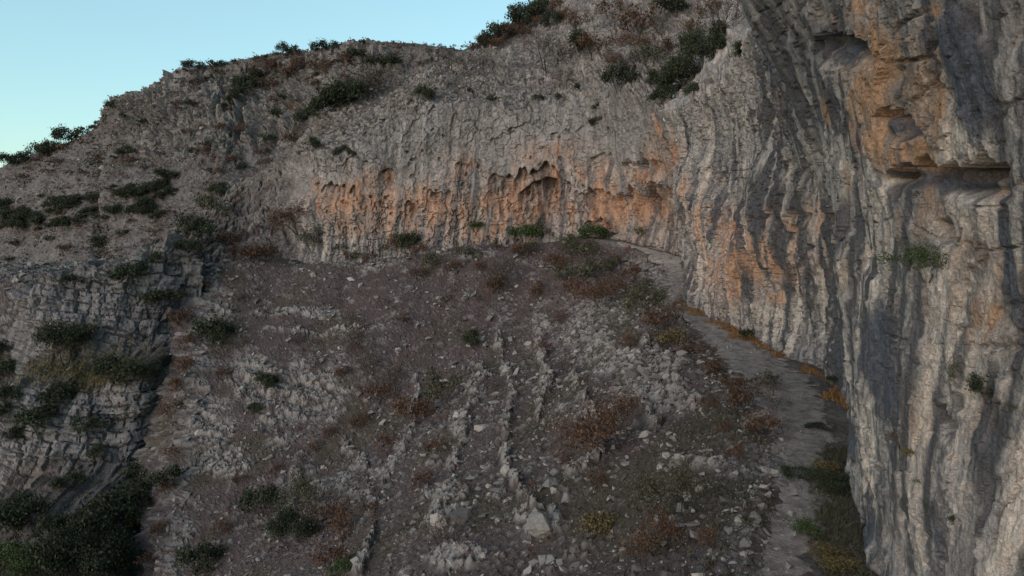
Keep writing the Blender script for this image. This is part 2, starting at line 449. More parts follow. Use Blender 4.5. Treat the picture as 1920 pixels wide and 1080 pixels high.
def cliff_eval(cvals, tvals, near):
    b = crom(CB, cvals); r = crom(CR, cvals); tp = crom(CT, cvals)
    s = np.interp(cvals, cc, SARC)
    nx = np.interp(cvals, cc, NXY[:, 0]); ny = np.interp(cvals, cc, NXY[:, 1])
    nl = np.hypot(nx, ny); nx /= nl; ny /= nl
    t = tvals[:, None, None]
    tt = tvals[:, None] * np.ones((1, len(cvals)))
    face = b[None] + (r - b)[None] * np.clip(t, 0, 1) + np.array([0, 0, 30.0]) * np.minimum(t, 0)
    ts = np.clip(t - 1, 0, 1)
    pos = np.where(t <= 1, face, r[None] + (tp - r)[None] * ts)
    back = np.clip(t - 2, 0, 1)
    out = np.stack([-nx, -ny, np.zeros_like(nx)], -1)[None]
    pos = pos + back * (out * 30 + np.array([0, 0, -26.0]))
    U, V = proj(pos)
    S = s[None] * np.ones_like(tt)
    fh = np.linalg.norm(r - b, axis=1)[None]; sh = np.linalg.norm(tp - r, axis=1)[None]
    H = np.where(tt <= 1, tt * fh, fh + (tt - 1) * sh)
    C = cvals[None] * np.ones_like(tt)
    # how wall-like (1) or slope-like (0)
    rough_rim = 1 + 0.10 * n2(S / 5, S * 0 + 3, 5) + 0.05 * n2(S / 1.7, S * 0 + 9, 6)
    wall = 1 - ss(rough_rim - 0.10, rough_rim + 0.08, tt)
    sh_zone = ss(19.6, 21.0, C)                       # the shoulder left of the far cliff is a rocky slope, not a wall
    wall = wall * (1 - 0.85 * sh_zone)
    lean = 0.16 * (1 - ss(14, 18, C)) 
    Sx = S + lean * H + 0.7 * n2(S / 7, H / 14, 11) + 0.14 * n2(S / 1.9, H / 2.5, 12) + 0.05 * n2(S / 0.5, H / 0.7, 13)
    # --- relief of the wall
    flute = 0.35 + 0.65 * ss(-0.25, 0.35, n2(S / 9, H / 10, 21))
    farz = ss(10.0, 11.5, C)
    flute = flute * (1 - (0.5 + 0.12 * farz) * ss(0.62 - 0.22 * farz, 0.92 - 0.22 * farz, tt + 0.25 * n2(S / 7, H / 7, 22)))
    nz_ = 1 - ss(5.0, 7.0, C)
    D = (1.9 - 1.2 * nz_) * n2(S / 15, H / 12, 31) + (0.9 - 0.4 * nz_) * n2(S / 6.5, H / 8, 32)
    D = D + nz_ * 3.6 * ss(0.42, 1.0, tt)
    Dl = D
    rib = 1 - np.abs(n2(Sx / 2.1, H / 13, 33)) * 2.2
    rib2 = 1 - np.abs(n2(Sx / 0.75 + 1.5 * n2(S / 3, H / 4, 30), H / 6, 34)) * 2.0
    D = D + flute * (1 - 0.35 * nz_) * (0.34 * rib + 0.22 * rib2 * (0.4 + 0.8 * ss(-.3, .4, n2(S / 4, H / 5, 29))))
    wid_c = 0.055 if near else 0.10
    crack = ss(wid_c, 0.0, np.abs(n2(Sx / 1.5 + 0.6 * n2(S / 1.5, H / 1.5, 23), H / 8, 24))) * ss(-0.1, 0.3, n2(S / 4, H / 4, 25))
    crack = np.maximum(crack, 0.8 * ss(wid_c, 0.0, np.abs(n2(S / 7, H / 1.6, 26))) * ss(0.0, 0.35, n2(S / 3, H / 3, 27)))
    D = D - (0.30 if near else 0.42 * (1 - 0.6 * ss(0.4, 0.6, tt))) * crack
    facet, facet2, fid = worley(S / 2.4 + 0.5 * n2(S / 1.5, H / 1.5, 28), H / 4.2 + 0.3 * n2(S, H, 47), 48)
    D = D + (1 - 0.3 * nz_) * (0.35 * (fid - 0.5) * ss(0.0, 0.10, facet2 - facet) + 0.25 * (facet2 - facet) * (fid - 0.3))
    hb = H + 1.0 * n2(S / 10, H / 9, 35) + 0.15 * n2(S / 2, H / 2, 36)
    lay = hb / 2.6; lf = lay - np.floor(lay)
    led = (lf ** 1.6) * ss(-0.1, 0.4, n2(S / 5, np.floor(lay) * 3.7, 37))
    rw = 1 - ss(9.0, 11.0, C)
    D = D + (0.55 - 0.40 * rw) * led - 0.2 * (1 - rw)
    wf1, wf2, wid_ = worley(S / 1.7 + 0.22 * n2(S / 1.5, H / 1.5, 38), H / 2.3 + 0.2 * n2(S / 1.5, H / 1.5, 41), 40)
    off = wid_ * 2 - 1; joint = ss(0.13, 0.0, wf2 - wf1)
    up = ss(0.55, 0.95, tt + 0.2 * n2(S / 6, H / 5, 39))
    up = up * (1 - rw * ss(0.0, 1.0, 1 - ss(5.0, 8.0, C) * 0.6) )
    D = D + up * (0.30 * off - (0.30 - 0.16 * farz) * joint)
    D = D + (0.30 - 0.14 * nz_ - 0.12 * farz * ss(0.35, 0.6, tt)) * fbm3(pos[..., 0] / 1.5, pos[..., 1] / 1.5, pos[..., 2] / 1.5, 3, 50)
    if near:
        off2, joint2 = blocks(S * 1.0 + 0.3 * n2(S * 2, H * 2, 57), H + 0.5 * n2(S / 1.5, H / 1.5, 58), 0.9, 0.5, 59)
        crumb = ss(0.0, 0.4, n2(S / 3.0, H / 3.5, 56))
        D = D + crumb * (0.05 * off2 - 0.04 * joint2)
        D = D + 0.10 * (1 - 2 * np.abs(n2(Sx / 0.25, H / 1.6, 51))) * flute + 0.10 * fbm3(pos[..., 0] / 0.45, pos[..., 1] / 0.45, pos[..., 2] / 1.7, 4, 52, 0.62)
        e1, e2, eid = worley(S / 0.42 + 0.3 * n2(S / 0.5, H / 0.5, 54), H / 0.85 + 0.3 * n2(S / 0.6, H / 0.6, 55), 46)
        D = D + 0.11 * (eid - 0.5) * ss(0.0, 0.12, e2 - e1) - 0.05 * ss(0.10, 0.0, e2 - e1)
        p1, p2, pid = worley(S / 0.9, H / 1.1, 49)
        D = D - np.where(pid > 0.8, 0.22 * ss(0.25, 0.08, p1 + 0.2 * n2(S / 0.3, H / 0.3, 85)), 0)
        # lumpy dark column by the frame's edge
        lump = ellipses(U, V, [(1885, 140, 40, 170, 1.0)])
        f1, f2, _c = worley(S / 0.55, H / 0.7, 53)
        D = D + lump * 0.35 * (1 - f1)
    q = 0.24 if near else 0.48
    Dm = D - Dl
    qq = Dm / q + 0.5 * n2(S / 1.3, H / 4.5, 43) + 0.25 * n2(S / 0.5, H / 0.6, 44)
    qf = np.floor(qq)
    Dq = (qf + ss(0.72, 1.0, qq - qf)) * q
    bl = 0.65 - 0.35 * farz * ss(0.3, 0.6, tt) - 0.15 * nz_
    calm = 1 - 0.38 * nz_ * (1 - ss(0.5, 0.68, tt + 0.08 * n2(S / 3, H / 3, 45)))
    D = Dl + calm * ((1 - bl) * Dm + bl * Dq)
    hol = roofs(U, V, S, ROOFS if not near else ROOFS_NEAR + ROOFS)
    D = D - hol
    # pitted holes
    f1, f2, cid = worley(S / 2.2, H / 2.0, 60)
    D = D - np.where(cid > 0.86, 0.6 * ss(0.22, 0.08, f1 + 0.16 * n2(S / 0.6, H / 0.6, 42)), 0)
    # --- relief of the slope above
    f1, f2, cid = worley(S / 2.3 + 0.5 * n2(S / 2, H / 2, 61), H / 2.0, 62)
    g1, g2, cid2 = worley(S / 0.95, H / 0.9, 63)
    crag = ss(-0.2, 0.25, fbm2(S / 9, H / 7, 4, 64))
    crag = np.maximum(crag, 1 - ss(1.03, 1.22, tt))
    rocky = crag * (1.5 * (f2 - f1) * (0.25 + 1.2 * cid) + 0.7 * (g2 - g1) * (0.3 + cid2)) + (1 - crag) * 0.30 * (g2 - g1)
    Dn = 1.6 * n2(S / 16, H / 14, 65) + 1.0 * rocky + 0.25 * fbm2(S / 2, H / 2, 3, 66)
    ob, jb_ = blocks(S + 0.3 * n2(S / 2, H / 2, 67), H * 1.0 + 0.8 * n2(S / 8, H / 8, 68), 2.2, 1.7, 69)
    Dn = Dn + sh_zone * (0.8 * ob - 0.7 * jb_ + 1.4 * n2(S / 5, H / 4, 70))
    qn = Dn / 0.75 + 0.5 * n2(S / 2.2, H / 2.6, 88) + 0.3 * n2(S / 0.8, H / 0.8, 89); fn = np.floor(qn)
    Dn = 0.5 * Dn + 0.5 * 0.75 * (fn + ss(0.7, 1.0, qn - fn))
    keep = (1 - ss(1.9, 2.0, tt) * 0.7)
    wallD = D * wall
    zup = (1 - wall)
    hor = np.stack([nx, ny, np.zeros_like(nx)], -1)[None]
    pos = pos + hor * (wallD + 0.6 * Dn * zup * keep)[..., None] + np.array([0, 0, 1.0]) * (0.75 * Dn * zup * keep)[..., None]
    # --- colour masks
    st = n2(Sx / 1.5, H / 22, 71) + 0.6 * n2(Sx / 0.55, H / 13, 72) + 0.4 * n2(Sx / 0.22, H / 9, 73)
    st = st / 0.62 * (1 - 0.72 * farz * ss(0.45, 0.68, tt + 0.2 * n2(S / 6, H / 6, 80)))
    blot = fbm2(S / 5, H / 5, 4, 74)
    orange = np.maximum(ellipses(U, V, ORANGE), 1.35 * ellipses(U, V, ORANGE_NEAR)) if near else ellipses(U, V, ORANGE)
    orange = orange * (0.75 + 0.5 * blot) * (0.62 + 0.5 * ss(-0.45, 0.35, n2(Sx / 0.6, H / 8, 78) + 0.5 * n2(Sx / 0.28, H / 6, 79))) - 0.30 * ss(0.1, 0.9, st) + 0.10 * (hol > 0.3)
    orange = np.clip(ss(0.10, 0.85 if not near else 0.7, orange), 0, 1) * wall
    lower = 1 - ss(0.1, 0.8, tt)
    light = ss(0.15, 1.0, -st + 0.4 * blot) * (0.35 + 0.5 * lower) + 0.25 * ss(0.2, 0.7, n2(S / 3, H / 3, 75))
    light = np.maximum(light, (1 - wall) * crag * 0.35 * ss(0.15, 0.5, f2 - f1))
    dark = ss(-0.15, 0.75, st + 0.55 * blot - 0.1) * (0.85 - 0.1 * lower)
    blue = np.zeros_like(dark)
    if near:
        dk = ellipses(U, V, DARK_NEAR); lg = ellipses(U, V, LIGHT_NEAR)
        dark = np.clip(dark * 0.8 + ss(0.15, 0.5, dk + 0.22 * st + 0.2 * blot) * 0.95 + 0.35 * ss(0.5, 0.72, tt) * nz_, 0, 1)  # last term paints the overhang's shade over the upper near wall
        light = np.clip(light * 0.8 + ss(0.25, 0.8, lg - 0.3 * st + 0.25 * blot) * 0.7, 0, 1) * (1 - 0.7 * dark)
        s1 = n2(Sx / 1.05, H / 30, 82) + 0.55 * n2(Sx / 0.42, H / 16, 83) + 0.5 * n2(S / 0.3, H / 0.8, 84) + 0.4 * n2(S / 0.13, H / 0.25, 86)
        zeb = (1 - 0.55 * ss(0.3, 0.7, tt))
        dark = np.clip(dark + 0.75 * zeb * ss(0.12, 0.42, s1), 0, 1)
        light = np.clip(light + 0.75 * zeb * ss(0.12, 0.45, -s1), 0, 1) * (1 - 0.8 * dark)
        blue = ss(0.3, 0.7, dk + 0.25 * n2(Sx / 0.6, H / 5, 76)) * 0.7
    else:
        light = light * (1 - 0.6 * dark)
    dark = dark * wall * (1 - 0.6 * orange); light = light * (1 - 0.75 * orange)
    soil = (1 - wall) * (1 - 0.8 * crag) * ss(0.5, 0.15, g2 - g1) * 0.9
    soil = soil * 0.6
    soil = np.maximum(soil, (1 - wall) * ss(0.24, 0.06, f2 - f1) * 0.6)
    soil = np.maximum(soil, (1 - wall) * ss(0.18, 0.04, g2 - g1) * 0.5)
    soil = np.maximum(soil, sh_zone * ss(-0.1, 0.3, n2(S / 3, H / 3, 81)) * 0.85)
    dark = np.maximum(dark, 0.35 * sh_zone)
    grass = (1 - wall) * ss(0.1, 0.5, n2(S / 4, H / 4, 77)) * 0.35
    z0 = np.zeros_like(soil)
    return pos, (orange, light, dark), (soil, grass, blue), dict(S=S, H=H, tt=tt)

def sample_c(c0, c1, n):
    w = np.interp(np.linspace(c0, c1, 4000), cc, WGT) + 1e-3
    cum = np.concatenate([[0], np.cumsum(0.5 * (w[1:] + w[:-1]))])
    return np.interp(np.linspace(0, cum[-1], n), cum, np.linspace(c0, c1, 4000))
def trows(nf, ns, nb=6):
    return np.concatenate([np.linspace(-0.12, 1, nf, endpoint=False), 1 + np.linspace(0, 1, ns, endpoint=False) ** 1.15, np.linspace(2, 3, nb)])
for nm, c0, c1, n, rows, near, mat, lab in (
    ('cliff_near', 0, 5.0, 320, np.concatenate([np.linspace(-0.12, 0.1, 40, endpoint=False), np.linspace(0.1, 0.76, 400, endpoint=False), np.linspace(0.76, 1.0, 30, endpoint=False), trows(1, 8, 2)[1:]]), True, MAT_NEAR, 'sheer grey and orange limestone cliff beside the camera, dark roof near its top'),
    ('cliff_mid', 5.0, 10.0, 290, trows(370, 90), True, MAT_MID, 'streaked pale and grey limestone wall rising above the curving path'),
    ('cliff_far', 10.0, 20.0, 550, trows(290, 180), False, MAT_FAR, 'orange stained limestone cliff with shallow caves across the head of the slope'),
    ('rocky_shoulder', 20.0, 24.0, 170, np.concatenate([np.linspace(-0.4, -0.13, 10), trows(150, 24)]), False, MAT_FAR, 'broken rocky shoulder dropping away beside the far orange cliff')):
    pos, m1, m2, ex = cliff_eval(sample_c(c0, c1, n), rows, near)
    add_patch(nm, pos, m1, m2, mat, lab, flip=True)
    PATCHES[nm].update(ex)
print('cliffs', round(time.time() - T0, 1))

# ------------------------------------------------------------------ the slope below the cliffs (height field) and the path
_i = np.arange(0, 12)
XW_Y = np.array([-30, 0, 14, 24, 33, 38.5, 52, 63, 76, 91, 97, 109, 117, 123, 128, 140, 200])
XW_X = np.array([17, 13.5, 13.0, 13.8, 16.9, 20.5, 24.6, 24.6, 24.0, 22.8, 25.8, 27.4, 23.5, 19, 14, 12, 12])
ZP_Z = np.array([-13.2, -13.2, -13.3, -13.3, -13.1, -13.0, -12.9, -12.7, -12.2, -11.9, -10.4, -8.2, -7.2, -6.1, -5.5, -5.5, -5.5])
PL = np.array([4.8, 4.8, 4.8, 5.2, 4.0, 6.0, 8.2, 6.6, 5.0, 3.8, 4.0, 4.0, 3.0, 3.0, 3, 3, 3])    # outer edge of the path, metres from the wall
YB_X = np.array([-200, -75, -60, -45, -37.5, -30, -20, -8, 5, 14, 19, 23.5, 27.4, 60])
YB_Y = np.array([120, 130, 138, 139, 137, 136, 135, 134, 132, 128, 123, 117, 109, 100])
YB_Z = np.array([-12, -11, -10, -9.6, -9.7, -9.7, -8.4, -6.8, -5.7, -5.5, -6.1, -7.2, -8.2, -9])
def g_macro(x, y):
    xw = np.interp(y, XW_Y, XW_X); zp = np.interp(y, XW_Y, ZP_Z); pl = np.interp(y, XW_Y, PL)
    r = xw - x - pl
    k = 0.60 + 0.05 * np.sin(y * 0.05)
    zB = zp - k * (np.sqrt(np.maximum(r, 0) ** 2 + 4) - 2) + 0.02 * np.maximum(-r, 0)
    yb = np.interp(x, YB_X, YB_Y); za = np.interp(x, YB_X, YB_Z)
    ra = yb - y - 1.5
    zA = za - 0.62 * (np.sqrt(np.maximum(ra, 0) ** 2 + 4) - 2)
    h = np.clip(0.5 + (zA - zB) / 10, 0, 1)
    z = zB + (zA - zB) * h + 5 * h * (1 - h)
    xr = -46 - (y - 94) * 0.33 + 1.6 * n2(y / 6, x * 0 + 2, 101) + 0.8 * n2(y / 2.2, x * 0 + 5, 102)
    g_macro.gully = xr - x
    z = z - 15 * ss(0, 15, xr - x) * ss(-30, 60, y) * ss(134, 112, y)
    return z, r
nb_c, nb_r = 660, 460
tanx = np.linspace(-0.80, 0.60, nb_c)
dd = 16 + (152 - 16) * np.linspace(0, 1, nb_r) ** 1.15
Yg = dd[:, None] * np.ones((1, nb_c)); Xg = Yg * tanx[None]
Zg, RB = g_macro(Xg, Yg)
GUL = g_macro.gully
pos0 = np.stack([Xg, Yg, Zg], -1)
Ug, Vg = proj(pos0)
OUTCROP = [(540,735,110,60,1.0),(400,800,60,80,.6),(470,700,90,40,.7),(560,700,90,40,.7),(430,860,70,40,.8),(640,905,70,30,.7),(560,585,110,10,.8),(600,620,120,8,.8),
 (1200,690,95,36,.9),(1240,745,90,24,.85),(1090,600,140,60,.55),(1120,660,80,40,.6),(845,1055,60,30,.9),(1300,872,60,18,.7),(1000,600,60,30,.4),(700,500,120,16,.5),
 (900,480,70,12,.6),(1010,500,50,14,.5),(1180,500,60,20,.7),(1250,520,40,30,.8),(850,950,40,40,.8),(1010,985,50,22,1.0),(860,790,30,40,.6),(1350,900,60,40,.3),(420,560,50,60,.5),
 (520,830,60,30,.5),(700,880,70,30,.5),(1060,760,50,60,.4),(1350,690,60,30,.4)]
RIBS = [([(1090,610),(1065,680),(1100,780),(1130,850)],9),([(930,640),(962,740),(945,800),(940,850),(975,930),(1012,985)],8),
        ([(905,700),(872,790),(852,880),(825,960),(800,1010)],10),([(1060,900),(1120,860)],7),([(780,700),(770,800),(720,900)],9),([(1210,640),(1180,720),(1230,800)],10),([(640,830),(690,880)],9),([(1000,620),(1030,700),(1010,780)],7),([(560,860),(540,960)],9),([(690,900),(700,1000),(670,1080)],9),([(350,690),(345,780),(340,860)],12)]
oc = ellipses(Ug, Vg, OUTCROP)
wob_u = Ug + 9 * n2(Xg / 2.2, Yg / 2.2, 105) + 5 * n2(Xg / 0.8, Yg / 0.8, 106); wob_v = Vg + 9 * n2(Xg / 2.2, Yg / 2.2, 107)
ribm = np.zeros_like(oc)
for pts, w in RIBS: ribm = np.maximum(ribm, polymask(wob_u, wob_v, pts, w * 1.2))
for pts, w in RIBS: oc = np.maximum(oc, polymask(wob_u, wob_v, pts, w * 1.3) * (0.62 + 0.5 * n2(Xg / 3, Yg / 3, 108)))
pathm = ss(0.3, -0.6, RB)
wn1 = fbm2(Xg / 5, Yg / 5, 4, 110)
ocr = ss(0.28, 0.62, oc * 1.05 + 0.42 * wn1) * (1 - pathm)
# broken rock showing through over most of the slope
bare = ss(0.28, 0.55, fbm2(Xg / 2.4, Yg / 2.4, 4, 117)) * 0.55
ocr = np.maximum(ocr, bare * (1 - pathm) * ss(2, 8, RB))
ocr = np.maximum(ocr, 0.8 * ss(-3.0, -0.5, GUL + 4 * wn1))
hz = Zg + 0.9 * n2(Xg / 7, Yg / 7, 111) + 0.10 * Xg
lay = hz / 1.7
lf = lay - np.floor(lay)
step = (ss(0.55, 0.95, lf) - lf) * 1.7
f1, f2, cid = worley(Xg / 1.5 + 0.4 * n2(Xg, Yg, 112), (Yg + Zg) / 1.6, 113)
g1, g2, cid2 = worley(Xg / 0.62, (Yg + Zg) / 0.7, 114)
rock = 0.75 * np.minimum(f2 - f1, 0.35) * (0.3 + 1.4 * cid) + 0.5 * np.minimum(g2 - g1, 0.4) * (0.4 + cid2)
fineN = 0.12 * fbm2(Xg / 0.9, Yg / 0.9, 3, 115)
undul = 0.9 * n2(Xg / 13, Yg / 13, 116) + 0.35 * n2(Xg / 4.5, Yg / 4.5, 118)
offb, jb = blocks(Xg + 0.4 * n2(Xg, Yg, 119), hz, 1.3, 0.85, 120)
ledge_zone = np.clip(ellipses(Ug, Vg, [(480,740,170,110,1.0),(580,600,150,40,.9),(420,560,80,90,.7),(1190,500,120,30,.5)]) , 0, 1)
gw = ss(-3, 1, GUL) * ss(18, 12, GUL)
posG_x = Xg - gw * (0.8 * offb - 0.6 * jb + 1.6 * n2(Yg / 3, Zg / 4, 123) + 1.0 * n2(Yg / 1.2, Zg / 1.5, 124))
dz = undul * (1 - pathm) + fineN * (1 - 0.8 * pathm) + ocr * (0.85 * rock + 0.15 + 0.32 * ribm) + ledge_zone * ocr * (step * 0.9) + 0.16 * (g2 - g1) * (1 - pathm) + 0.10 * n2(Xg / 0.5, Yg / 0.7, 126) * (1 - pathm)
Zg2 = Zg + dz
posG = np.stack([posG_x, Yg, Zg2], -1)
posG[..., 1] -= ledge_zone * ocr * (0.30 * offb - 0.25 * jb)
gl = ocr * ss(0.1, 0.45, f2 - f1 + 0.25 * (g2 - g1))
streak = n2((Xg - 0.5 * Yg) / 2.5, (Xg + Yg) / 20, 121)
soil = np.clip(1 - gl * 1.1 - 0.40 * ss(3.0, 0.0, RB) * ss(-0.5, 0.3, wn1) - 0.55 * ss(0.25, 0.5, g2 - g1) * ss(-0.1, 0.4, fbm2(Xg / 1.3, Yg / 1.3, 3, 125) + 0.4 * streak), 0, 1)
soil = np.maximum(soil, 0.85 * ss(-1.5, 2.0, GUL) * ss(-0.35, 0.15, fbm2(Xg / 2.5, (Yg + Zg) / 2.5, 3, 127)))
grassG = ss(-0.05, 0.5, n2(Xg / 9, Yg / 9, 122) + ellipses(Ug, Vg, [(1330, 850, 150, 120, .7), (1300, 700, 80, 60, .4), (1540, 900, 50, 200, .9), (1100, 900, 250, 150, .3)])) * 0.45
grassG = grassG * soil
lightG = gl * (0.02 + 0.26 * cid2) * (1 - 0.8 * ss(-6, 0, GUL)) + 0.2 * ellipses(Ug, Vg, [(1150, 650, 180, 70, 1.0), (950, 800, 80, 200, .6)]) * gl
orG = ellipses(Ug, Vg, [(1020, 475, 80, 14, .45), (1160, 475, 60, 10, .4), (1310, 590, 24, 14, .3)]) * ss(-0.2, 0.3, wn1)
zero = np.zeros_like(soil)
add_patch('ground', posG, (orG, lightG, zero), (soil, grassG, zero), MAT_GROUND, 'brown scree slope strewn with pale rocks falling away from the cliffs', flip=True)
PATCHES['ground'].update(ocr=ocr, pathm=pathm, RB=RB, X=Xg, Y=Yg)
print('ground', round(time.time() - T0, 1))

# the trodden path: a sheet just above the flat bench
ny_, nx_ = 420, 40
yy = 18 + (121 - 18) * np.linspace(0, 1, ny_) ** 1.1
xw = np.interp(yy, XW_Y, XW_X); pl = np.interp(yy, XW_Y, PL)
inner = np.interp(yy, [18, 24, 27.5, 33, 38.5, 48, 60, 122], [3.2, 3.1, 1.8, 1.0, 1.6, 0.6, 0.3, 0.3])
a0 = pl + 0.1 + 0.8 * n2(yy / 2.6, yy * 0, 131) + 0.35 * n2(yy / 0.7, yy * 0, 135); a1 = inner + 0.6 * n2(yy / 2.1, yy * 0 + 4, 132) + 0.3 * n2(yy / 0.6, yy * 0 + 4, 136)
q = np.linspace(0, 1, nx_)
Xp = xw[:, None] - (a0[:, None] + (a1 - a0)[:, None] * q[None]); Yp = yy[:, None] * np.ones((1, nx_))
Zp, Rp = g_macro(Xp, Yp)
Zp = Zp + 0.12 * fbm2(Xp / 0.9, Yp / 0.9, 3, 115) * 0.2 + 0.05 * n2(Xp / .35, Yp / .35, 133)
edge = np.minimum(q, 1 - q)[None]
Zp = Zp + 0.06 + 0.05 * n2(Xp / 1.1, Yp / 1.6, 137) - 0.26 * ss(0.22, 0.0, edge + 0.16 * n2(Xp / 0.9, Yp / 1.2, 134) + 0.08 * n2(Xp / 0.35, Yp / 0.4, 138))
me = mesh_np('path', np.stack([Xp, Yp, Zp], -1).reshape(-1, 3), grid_faces(ny_, nx_, True), MAT_PATH)
tag(link(bpy.data.objects.new('path', me)), 'dusty grey footpath curving along the foot of the cliff', None, None, 'structure')
PATCHES['path'] = dict(pos=np.stack([Xp, Yp, Zp], -1))

# ------------------------------------------------------------------ sheets laid out by pixel and distance: bedded outcrop, far mountainside
def bicubic(ctrl, nr, nc, rp=None, cp=None):
    """ctrl (R, C, 3) -> (nr, nc, 3)"""
    R, C = ctrl.shape[:2]
    rr = np.linspace(0, R - 1, nr) if rp is None else rp
    a = crom(ctrl.reshape(R, -1), rr).reshape(len(rr), C, 3).transpose(1, 0, 2)
    cr = np.linspace(0, C - 1, nc) if cp is None else cp
    return crom(a.reshape(C, -1), cr).reshape(len(cr), len(rr), 3).transpose(1, 0, 2)
# bedded outcrop on the near left: per column, (u, v, d) from behind the crest down to the gully
LC = []
for (u0, v0, ub, dt) in ((10,640,-60,136),(48,556,-20,125),(90,524,30,123),(150,508,95,123),(215,494,165,124),(290,466,235,126),(338,456,290,128),(385,480,335,130)):
    c = []
    c.append(P(u0 + 4, v0 + 40, dt + 16))
    c.append(P(u0, v0, dt))
    for f, dep in ((0.10, -4), (0.26, -7.5), (0.36, -11), (0.46, -17), (0.64, -20), (0.80, -24), (0.92, -31), (1.12, -42), (1.3, -52)):
        c.append(P(u0 + (ub - u0) * f, v0 + (985 - v0) * f, dt + dep * (1.0 if u0 < 300 else 0.85)))
    LC.append(c)
LC = np.array(LC).transpose(1, 0, 2)
posL = bicubic(LC, 370, 280)
NL = grid_normals(posL)
if (NL * posL).sum(-1).mean() > 0: NL = -NL
XL, YL, ZL = posL[..., 0], posL[..., 1], posL[..., 2]
UL, VL = proj(posL)
steep = 1 - ss(0.45, 0.75, NL[..., 2])
HL = ZL + 0.10 * XL + 0.9 * n2(XL / 14, ZL / 14, 201) + 0.14 * n2(XL / 2, ZL / 2, 202)
o1, j1 = blocks(XL + 0.45 * n2(XL / 2, ZL / 2, 203), HL, 2.6, 1.9, 204)
o2, j2 = blocks(XL + 0.25 * n2(XL, ZL, 205), HL + 3.3 + 0.12 * n2(XL / 1.5, ZL / 1.5, 215), 1.2, 0.8, 206)
lay = HL / 3.4; lf = lay - np.floor(lay)
DL = 1.8 * n2(XL / 9, ZL / 9, 207) + 1.0 * n2(XL / 3.6, ZL / 5.5, 208) + 0.60 * o1 - 0.45 * j1 + 0.26 * o2 - 0.20 * j2 + 1.0 * (0.5 - np.abs(n2(XL / 3.2, ZL / 14, 216))) + 0.7 * (1 - lf) * ss(-0.2, 0.3, n2(XL / 6, np.floor(lay) * 2.3, 209)) + 0.35 * fbm2(XL / 1.4, ZL / 1.4, 3, 210)
veg = ss(0.55, 0.2, steep + 0.35 * n2(XL / 4, YL / 4, 211))
gL = ellipses(UL, VL, [(200, 700, 110, 26, 1.0), (260, 560, 40, 30, .4), (90, 700, 40, 30, .5)])
lowL = ss(930, 1010, VL + 0.25 * (UL - 120) + 60 * n2(XL / 7, ZL / 7, 212))
qL = DL / 0.7 + 0.4 * n2(XL / 2, ZL / 4, 217); fL = np.floor(qL)
DL = 0.45 * DL + 0.55 * 0.7 * (fL + ss(0.7, 1.0, qL - fL))
DL = DL * (1 - 0.8 * np.maximum(lowL, 0.7 * gL))
posL = posL + NL * DL[..., None]
soilL = np.clip(np.maximum(lowL * 0.9, veg * 0.45), 0, 1)
grL = np.clip(gL * 0.9 + 0.2 * veg, 0, 1)
tanL = ellipses(UL, VL, [(85, 930, 30, 50, .35), (30, 900, 60, 40, .2), (60, 640, 40, 60, .12)])
lgL = 0.30 * ss(0.0, 0.8, o1) + 0.18 * ss(0, .8, o2) + 0.45 * ellipses(UL, VL, [(300, 480, 80, 25, 1.0), (230, 500, 60, 14, .8)]) + 0.25 * ss(0.3, 0.7, n2(XL / 1.2, ZL / 6, 213))
dkL = 0.22 + 0.45 * ss(0.1, 0.6, n2(XL / 1.6, ZL / 9, 214)) + 0.35 * ellipses(UL, VL, [(290, 640, 70, 60, 1.0)])
blL = np.full_like(dkL, 0.30) * (1 - soilL)
add_patch('bedded_outcrop', posL, (tanL, np.clip(lgL, 0, 1), np.clip(dkL, 0, 1)), (soilL, grL, blL), MAT_OUTCROP, 'grey outcrop of thin bedded limestone at the edge of the gully', flip=False)
PATCHES['bedded_outcrop'].update(ocr=1 - soilL)

# far mountainside: per column, top (skyline) and bottom with distances
SKY = [(-420,470,300),(-220,392,292),(-80,345,285),(0,314,280),(60,292,276),(110,270,272),(160,248,268),(192,226,264),(204,201,262),(250,184,258),(300,162,254),(345,130,250),(400,122,246),
       (460,114,243),(540,99,240),(610,91,236),(690,86,232),(770,86,228),(860,92,226),(960,96,226),(1080,100,226)]
MC = []
for (u, v, d) in SKY:
    vb = 1150 if u < 80 else (1000 if u < 400 else 640)
    db = 120 if u < 80 else (122 if u < 400 else 150)
    c = [P(u, v + 60, d + 60), P(u, v, d)]
    band = math.exp(-((u - 480) / 110) ** 2)
    for f in (0.07, 0.16, 0.27, 0.40, 0.55, 0.75, 1.0):
        e = f ** 0.75
        if u > 190: e = f ** (0.85 + 0.35 * band)
        c.append(P(u, v + (vb - v) * f, d + (db - d) * e))
    MC.append(c)
MC = np.array(MC).transpose(1, 0, 2)
rp = np.concatenate([np.linspace(0, 1, 8, endpoint=False), 1 + 5 * np.linspace(0, 1, 270, endpoint=False), np.linspace(6, 8, 30)])
posM = bicubic(MC, 0, 0, rp=rp, cp=np.concatenate([np.linspace(0, 2, 24, endpoint=False), np.linspace(2, 18, 440, endpoint=False), np.linspace(18, 20, 16)]))
NM = grid_normals(posM)
if (NM * posM).sum(-1).mean() > 0: NM = -NM
XM, YM, ZM = posM[..., 0], posM[..., 1], posM[..., 2]
UM, VM = proj(posM)
f1, f2, cid = worley(XM / 4.2 + 0.6 * n2(XM / 3, ZM / 3, 301), (ZM + 0.5 * YM) / 4.0, 302)
g1, g2, cid2 = worley(XM / 1.7, (ZM + 0.5 * YM) / 1.7, 303)
cragM = ellipses(UM, VM, [(470,220,90,70,1.0),(300,240,110,60,.8),(240,200,50,30,.9),(640,130,140,50,.8),(540,170,80,60,.7),(780,130,80,40,.5),(380,170,80,50,.8),(700,190,60,40,.6),
                          (160,350,40,20,.4),(250,370,60,15,.35),(70,370,50,20,.35),(300,430,60,20,.3)])
